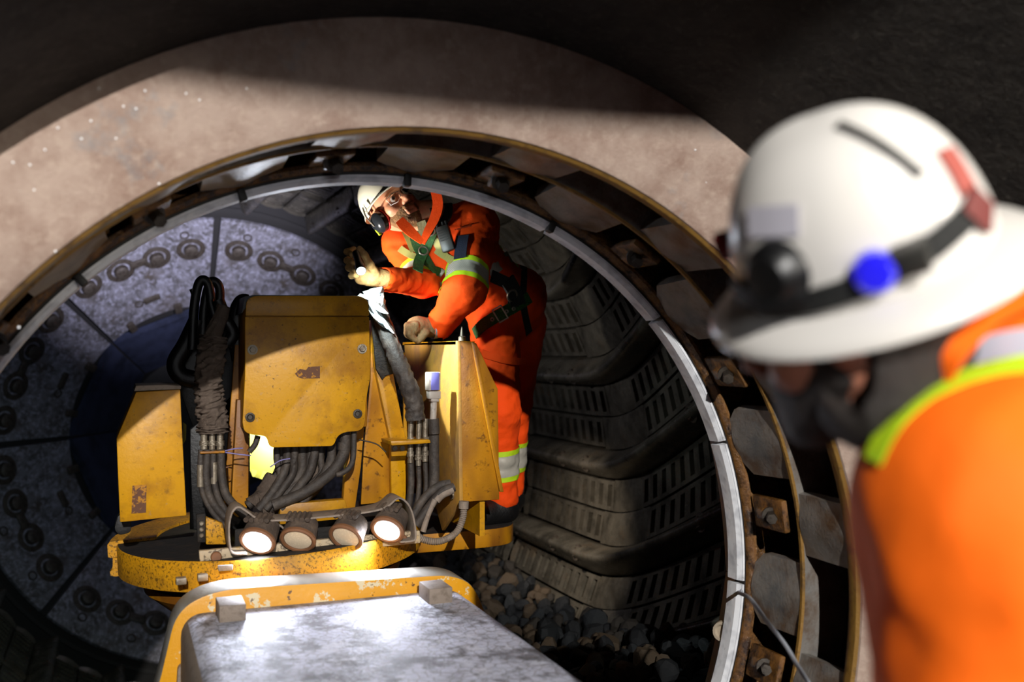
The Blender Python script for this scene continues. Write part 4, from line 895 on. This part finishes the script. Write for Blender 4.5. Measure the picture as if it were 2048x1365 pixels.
# helmet with ear muffs
def dome(name, C, M, rx, ry, rz, m, parent, ridge=0., nz=14, na=48, z0=0.):
    V = []; F = []
    for j in range(nz+1):
        t = z0+(math.pi/2-z0)*j/nz
        for i in range(na):
            a = 2*math.pi*i/na; q = np.array([rx*math.cos(t)**.8*math.cos(a), ry*math.cos(t)**.8*math.sin(a), rz*math.sin(t)])
            q[2] += ridge*math.exp(-(q[0]/(.16*rx))**2)*math.sin(t); V.append(C + M @ q)
    for j in range(nz):
        for i in range(na): F.append((j*na+i, j*na+(i+1) % na, (j+1)*na+(i+1) % na, (j+1)*na+i))
    o = mesh_obj(name, V, F, m, parent); bm = bmesh.new(); bm.from_mesh(o.data); bmesh.ops.remove_doubles(bm, verts=bm.verts, dist=1e-4); bmesh.ops.recalc_face_normals(bm, faces=bm.faces); bm.to_mesh(o.data); bm.free()
    sd = o.modifiers.new('thickness', 'SOLIDIFY'); sd.thickness = .003; return o
def brim(name, C, M, rx, ry, wf, ws, wb, drop, m, parent, na=64, th=.004):
    V = []; F = []
    for i in range(na):
        a = 2*math.pi*i/na; c, s_ = math.cos(a), math.sin(a); wd = (wf if s_ > 0 else wb)*abs(s_)**1.5 + ws*(1-abs(s_)**1.5)
        for (r, z) in ((0, .006), (.3, .003), (.75, -drop*.5), (1, -drop), (1, -drop-th), (.7, -drop*.5-th), (0, -.004)): V.append(C + M @ np.array([(rx+wd*r)*c, (ry+wd*r)*s_, z]))
    k = 7
    for i in range(na):
        for q in range(k): F.append((i*k+q, i*k+(q+1) % k, ((i+1) % na)*k+(q+1) % k, ((i+1) % na)*k+q))
    b = MB(); b.add(V, F); return b.build(name, m, parent, angle=60)
hc = HW(0, -.012, .043)
helm = dome('helmet', hc, HF, .100*1.06, .122*1.04, .120, m_helmet, worker, .006)
brim('peak', hc, HF, .104, .126, .045, .008, .016, .010, m_helmet, helm)
b = MB(); b.box(HW(.098, .012, .05), (.012, .05, .03), HF); b.box(HW(.103, -.03, .035), (.01, .03, .03), HF); b.build('accessory_slot', m_helmet, helm, bevel=.004)
MX = HF[:, 0]
b = MB(); b.lathe([(-.012, .030), (.0, .044), (.016, .044), (.030, .034), (.036, .018), (.037, 0)], HW(.084, -.005, -.026), MX, 24); mu = b.build('ear_muff', m_muff, helm)
b = MB(); b.lathe([(-.026, .020), (-.024, .042), (-.012, .046), (-.006, .046), (-.002, .030)], HW(.084, -.005, -.026), MX, 24); b.build('cushion', m_red, mu)
b = MB(); b.tube(catmull([HW(.112, -.004, .06), HW(.125, -.006, .02), HW(.122, -.006, -.03)], 6), .0035, 8); b.build('muff_arm', m_metal, mu)
b = MB(); b.box(HW(.110, -.03, -.05), (.012, .008, .03), HF); b.build('marker', m_lime, mu, bevel=.002)
# harness
har = drape('harness', bvc, [(826, 458), (832, 480), (838, 500), (850, 520), (864, 540), (880, 548)], .044, m_green, worker, .004, .004)
drape('chest_strap', bvc, [(870, 455), (862, 476), (850, 500), (838, 522), (834, 545)], .042, m_green, har, .004, .006)
drape('shoulder_strap', bvc, [(893, 400), (898, 425), (886, 448), (872, 462)], .036, m_strap, har, .004, .004); drape('side_strap', bvc, [(1030, 440), (1038, 480), (1044, 520), (1046, 560), (1043, 600), (1050, 640), (1056, 665)], .036, m_strap, har, .004, .005)
drape('waist_belt', bvc, [(952, 668), (966, 652), (990, 636), (1015, 622), (1040, 606), (1056, 596)], .05, m_green, har, .006, .006); drape('hip_strap', bvc, [(980, 552), (1000, 560), (1022, 572), (1030, 590), (1024, 612)], .05, m_strap, har, .006, .006)
drape('hip_pad', bvc, [(1012, 560), (1026, 585), (1034, 612)], .07, m_strap, har, .012, .004)
for (u, v, r0, m) in ((846, 505, .018, m_metal), (863, 463, .019, m_metal), (1020, 590, .024, m_metal)):
    p, n = hit(bvc, u, v); b = MB()
    if p is not None: b.lathe([(r0*.2*math.sin(2*math.pi*i/8)*1., r0+r0*.2*math.cos(2*math.pi*i/8)) for i in range(8)], p+n*.014, n, 24, closed=True); b.build('ring', m, har)
for (u, v) in ((985, 640), (1012, 624), (1024, 618)):
    p, n = hit(bvc, u, v); b = MB(); b.lathe([(-.004, .0035), (.004, .0035), (.005, .006), (.003, .009), (-.004, .009)], p+n*.012, n, 14); b.build('grommet', m_metal, har)
p, n = hit(bvc, 1000, 631); b = MB(); M_ = np.array([camdir(.85, .5, 0), camdir(-.5, .85, 0), camdir(0, 0, 1)]).T
for dx, dy, sx, sy in ((-.02, 0, .006, .06), (.02, 0, .006, .06), (0, .03, .046, .006), (0, -.03, .046, .006)): b.box(p+n*.016+M_ @ np.array([dx, dy, 0]), (sx, sy, .005), M_)
b.build('buckle', m_metal, har, bevel=.001)
p, n = hit(bvc, 878, 545); b = MB(); b.box(p+n*.014, (.034, .02, .008), np.array([camdir(.6, .8, 0), camdir(-.8, .6, 0), camdir(0, 0, 1)]).T); b.build('buckle', m_metal, har, bevel=.003)
# radio clipped to the chest, torch in the hand (things of their own)
p, n = hit(bvc, 893, 480); Xr = nrm(camdir(.93, .30, .2)); Zr = nrm(camdir(-.28, .95, -.05)); Yr = np.cross(Zr, Xr); MR = np.array([Xr, Yr, Zr]).T
pc = p + camdir(0, 0, .045)
rad = empty('radio', tuple(p), 'dark handheld two-way radio clipped to the chest of the leaning worker', 'radio')
b = MB(); b.box(pc, (.052, .032, .105), MR); rb = b.build('radio_body', m_radio, rad, bevel=.006)
fy = -.0165 if (Yr @ WV) > 0 else .0165
for k in range(5): b = MB(); b.box(pc + MR @ np.array([-.002, fy, .034-.010*k]), (.034, .003, .0042), MR); b.build('speaker_slot', m_blackp, rb)
b = MB(); b.tube([pc + MR @ np.array([-.016, 0, .05]), pc + MR @ np.array([-.018, 0, .075]), pc + MR @ np.array([-.024, 0, .135])], [.009, .008, .006], 12); b.build('antenna', m_blackp, rad)
for x in (.006, .02): b = MB(); b.lathe([(0, .0065), (.016, .006), (.018, 0)], pc + MR @ np.array([x, 0, .052]), Zr, 12); b.build('knob', m_blackp, rad)
ta, tb = J(722, 542, 3.56), J(705, 484, 3.73); td = nrm(ta-tb)
tor = empty('torch', tuple(ta), 'small black torch shining towards the viewer from the gloved hand', 'torch')
b = MB(); b.lathe([(-.13, 0), (-.13, .013), (-.05, .0135), (-.03, .018), (0, .019), (.002, .0165), (-.002, .016), (-.002, 0)], ta, td, 24); b.build('torch_body', m_blackp, tor)
b = MB(); b.lathe([(.0, .0160), (.003, .010), (.004, 0)], ta, td, 24); b.build('lens', mat('torch_lens', '#ffffff', .2, emit=((.75, .95, 1), 14)), tor)
light('torch_beam', 'SPOT', ta+td*.02, atX(850, 690, XR), 16, (.80, .97, 1), .012, 120, .5)
light('torch_core', 'SPOT', ta+td*.03, atX(903, 745, XR), 55, (.9, 1, .98), .006, 30, .25)
# ------------------------------------------------------------------ man in the foreground
man = empty('person', (.12, -1.80, -.91), 'man with a white brimmed hard hat and orange jacket in the right foreground', 'person')
MU, MFw = viewdir(1740, 545, -.27, .86, .40), viewdir(1740, 545, -.92, -.28, -.22)
FM = frame(MU, MFw); FC = J(1730, 528, 1.03)
fh = .99; FHC = FC - FM[:, 2]*.045 + camdir(-.034, -.020, 0)
nk = J(1990, 860, 1.06)
fp, FW = head_prims(FHC, FM, fh, nk, .062)
fp += [cap(nk, J(2080, 1000, 1.1), .07, .1, .05)]
to_obj('body', sdf_mesh(fp, .006), m_skin_b, man)
hr = [ell(FW(0, -.022, .030), np.array([.083, .100, .085])*fh, FM, .02), ell(FW(0, -.045, -.035), np.array([.082, .075, .085])*fh, FM, .03), cap(FW(-.06, -.02, -.06), nk, .06, .066, .03)]
hr += [ell(FW(x*.088, -.006, -.014), np.array([.034, .024, .040])*fh, FM, .01, 's') for x in (-1, 1)] + [ell(FW(0, .105, -.02), np.array([.10, .085, .15])*fh, FM, .01, 's')]
to_obj('hair', sdf_mesh(hr, .006, lambda G: (.003*wob(G, 4, 150)).astype(np.float32)), m_hair, man)
bd = [ell(FW(0, .030, -.056), np.array([.070, .070, .074])*fh, FM, .02), ell(FW(0, .070, -.108), np.array([.038, .036, .036])*fh, FM, .02)] + [cap(FW(x*.072, .004, -.02), FW(x*.040, .06, -.095), .022*fh, .026*fh, .02) for x in (-1, 1)]
bd += [ell(FW(0, .085, .012), np.array([.064, .08, .045])*fh, FM, .006, 's')]
to_obj('beard', sdf_mesh(bd, .006, lambda G: (.003*wob(G, 4, 150)).astype(np.float32)), m_hair, man)
hat = dome('hard_hat', FC, FM, .113, .131, .163, m_hat, man, .006, 18, 72)
brim('brim', FC, FM, .113, .131, .042, .033, .040, .016, m_hat, hat, 96, .006)
HV = []; HFc = []
for j in range(19):
    t = math.pi/2*j/18
    for i in range(72): a = 2*math.pi*i/72; q = np.array([(.113*math.cos(t)**.8*math.cos(a)), .131*math.cos(t)**.8*math.sin(a), .163*math.sin(t)]); q[2] += .006*math.exp(-(q[0]/(.16*.113))**2)*math.sin(t); HV.append(FC+FM @ q)
for j in range(18):
    for i in range(72): HFc.append((j*72+i, j*72+(i+1) % 72, (j+1)*72+(i+1) % 72, (j+1)*72+i))
bvh_hat = bvh_of((np.array(HV), np.array(HFc)))
drape('hat_strap', bvh_hat, [(1470, 566), (1510, 598), (1580, 608), (1660, 590), (1740, 562), (1820, 520), (1890, 470), (1942, 420)], .024, m_strap, hat, .004, .003, 6)
drape('ridge_groove', bvh_hat, [(1676, 252), (1730, 275), (1790, 312), (1840, 352)], .010, m_radio, hat, .002, .001, 6)
drape('red_label', bvh_hat, [(1886, 300), (1915, 345), (1935, 385)], .026, mat('faded_red_label', '#a4544a', .5), hat, .001, .002)
drape('pale_label', bvh_hat, [(1500, 445), (1600, 440)], .030, mat('pale_label', '#b9b6c0', .4), hat, .001, .002)
drape('strap_end', bvh_hat, [(1925, 400), (1955, 430), (1968, 440)], .03, mat('dark_red_clip', '#6b2a26', .5), hat, .006, .003)
p, n = hit(bvh_hat, 1560, 545); b = MB(); b.lathe([(0, .034), (.012, .032), (.024, .022), (.028, 0)], p, n, 24); b.build('strap_knob', m_blackp, hat)
b = MB(); b.box(p+n*.004 - FM[:, 2]*.022, (.05, .05, .018), FM); b.build('knob_mount', m_blackp, hat, bevel=.005)
p, n = hit(bvh_hat, 1748, 540); b = MB(); b.lathe([(0, .020), (.014, .0195), (.020, .014), (.022, 0)], p, n, 24); b.build('blue_lamp', mat('glowing_blue_lamp', '#1512b8', .2, emit=((.04, .03, .9), .4), coat=.5), hat)
p, n = hit(bvh_hat, 1818, 512); b = MB(); b.box(p+n*.005, (.034, .034, .026), FM); b.build('buckle', m_radio, hat, bevel=.004)
m_redd = mat('dark_red_plastic', '#8c1a1c', .3); p = J(1452, 492, 1.08); b = MB(); b.box(p, (.02, .025, .035), FM); b.build('front_lamp', m_redd, hat, bevel=.008)
sh, el = J(1968, 1010, .985), J(1950, 1500, 1.0)
bp = [cap(sh, el, .112, .092, .06), cap(J(1990, 835, 1.06), sh, .085, .105, .08), cap(J(2110, 930, 1.14), J(2200, 1900, 1.2), .16, .17, .08), cap(J(2010, 800, 1.07), J(2110, 860, 1.15), .085, .12, .06), cap(el, J(1800, 1750, .93), .085, .06, .04)]
hipm = J(2200, 1900, 1.2); bp += [cap(hipm+np.array([x, y, 0]), np.array([hipm[0]+x*1.2, hipm[1]+y*1.2, -.86]), .10, .07, .05) for x, y in ((-.09, .02), (.09, -.02))]
FV = sdf_mesh(bp, .010, lambda P: (.007*wob(P, 15, 22) + .004*wob(P, 18, 40)).astype(np.float32)); bvf = bvh_of(FV)
jk = to_obj('jacket', FV, m_orange_fg, man)
b = MB()
for x, y in ((-.09, .02), (.09, -.02)): b = MB(); b.box((hipm[0]+x*1.2, hipm[1]+y*1.2+.05, -.86), (.1, .28, .09)); b.build('boot', m_boot, man, bevel=.03)
drape('lime_band', bvf, [(1752, 925), (1772, 880), (1808, 832), (1860, 792), (1920, 765), (1990, 745), (2080, 730)], .026, m_lime, jk, .002, .003, 8)
drape('silver_band', bvf, [(1845, 775), (1890, 740), (1950, 712), (2020, 694), (2090, 684)], .036, m_silver_fg, jk, .002, .003, 8)
Q = catmull([J(1868, 760, .97), J(1890, 712, .96), J(1930, 665, .97), J(1985, 622, 1.0), J(2060, 596, 1.04), J(2140, 600, 1.1)], 8)
b = MB(); b.ribbon(Q, [camdir(-.25, .55, .6)]*len(Q), .036, .008); b.build('collar', m_orange_fg, jk)
# ------------------------------------------------------------------ crushed ore on the mill bottom
m_rock = [mat('ore_rock', c, .55, 0, [('noise', 20, .45, .7, d, .8)], (40, .5), spec=.25) for c, d in (('#141618', '#0a0b0c'), ('#1b1e20', '#0e0f11'), ('#26221d', '#12100e'), ('#3d3225', '#211b14'))]
def zpile(x, y): return -.68 + .05*math.sin(y*2.3+.5) + .9*min(0, x-.62) + .06*(x-.6) - .05*(y-2.)
V = []; F = []; nx, ny = 14, 20
for i in range(nx+1):
    for j in range(ny+1):
        x = -.5+2.05*i/nx; y = .3+3.4*j/ny; V.append((x, y, zpile(x, y)-.06))
for i in range(nx):
    for j in range(ny): F.append((i*(ny+1)+j, (i+1)*(ny+1)+j, (i+1)*(ny+1)+j+1, i*(ny+1)+j+1))
b = MB(); b.add(V, F); bed = b.build('ore_bed', m_rock[0]); tag(bed, 'dark fine ore under the lumps on the mill bottom', 'ore', None, 'stuff')
protos = []
for k in range(6):
    bm = bmesh.new(); bmesh.ops.create_icosphere(bm, subdivisions=2, radius=1); r = np.random.RandomState(k+2); pl = [(nrm(r.normal(size=3)), .55+.3*r.rand()) for _ in range(9)]
    for v in bm.verts:
        q = np.array(v.co)
        for nn, dd in pl:
            e = q @ nn - dd
            if e > 0: q = q - nn*e
        v.co = q*(1, .85, .7)
    me = bpy.data.meshes.new('rock'); bm.to_mesh(me); bm.free(); me.materials.append(m_rock[min(3, k*7 % 5)]); protos.append(me)
rr = random.Random(8); cnt = 0; tries = 0; placed = []
while cnt < 270 and tries < 20000:
    tries += 1; x = rr.uniform(-.1, 1.55); y = rr.uniform(.5, 3.3); z = zpile(x, y)
    if math.hypot(x, z) > 1.62: continue
    d = np.array([x, y, z])-POS; zz = d @ WV; u = 1024+FPX*(d @ RV)/zz; v = 682.5-FPX*(d @ UV)/zz
    if not (880 < u < 1480 and v < 1400): continue
    if u < 1010+ (v-1290)*.9 and v > 1215: continue
    s = rr.uniform(.035, .075)*(1.25 if rr.random() < .2 else 1)
    if any((x-a)**2+(y-b_)**2 < (.72*(s+c))**2 for a, b_, c in placed): continue
    placed.append((x, y, s))
    o = bpy.data.objects.new('ore_rock', protos[rr.randrange(6)]); COL.objects.link(o); o.location = (x, y, z+s*.3); o.scale = (s, s*rr.uniform(.8, 1.2), s*rr.uniform(.8, 1.1)); o.rotation_euler = (rr.uniform(0, 6), rr.uniform(0, 6), rr.uniform(0, 6))
    br = o.data.materials[0] in m_rock[2:]
    tag(o, 'brownish lump of crushed ore in the pile on the mill bottom' if br else 'blue-black lump of crushed ore in the pile on the mill bottom', 'rock', 'brownish lumps in the ore pile' if br else 'blue-black lumps in the ore pile'); cnt += 1
b = MB()
for (u, v) in ((182, 242), (399, 200), (272, 218), (493, 177), (462, 238), (247, 213), (163, 278), (232, 277), (172, 370), (111, 503), (318, 368), (198, 177), (290, 182), (587, 233), (708, 173), (1390, 300), (1365, 350), (1330, 330), (1412, 365), (60, 330), (90, 300), (116, 256), (372, 187), (26, 325), (38, 655), (68, 380), (420, 300), (880, 230), (1160, 240)):
    q = atY(u, v, -.53); q = atY(u, v, -.505-.045*(math.hypot(q[0], q[2])-1.17)/.23); b.disc(q, (0, -1, 0), .0024, .002, 8, bev=.0008)
o = b.build('dust_glints', mat('dust_glint', '#ffffff', .08, 0, spec=1.), trim_1); o['kind'] = 'stuff'  # white specks stand in for glints of dust in the air
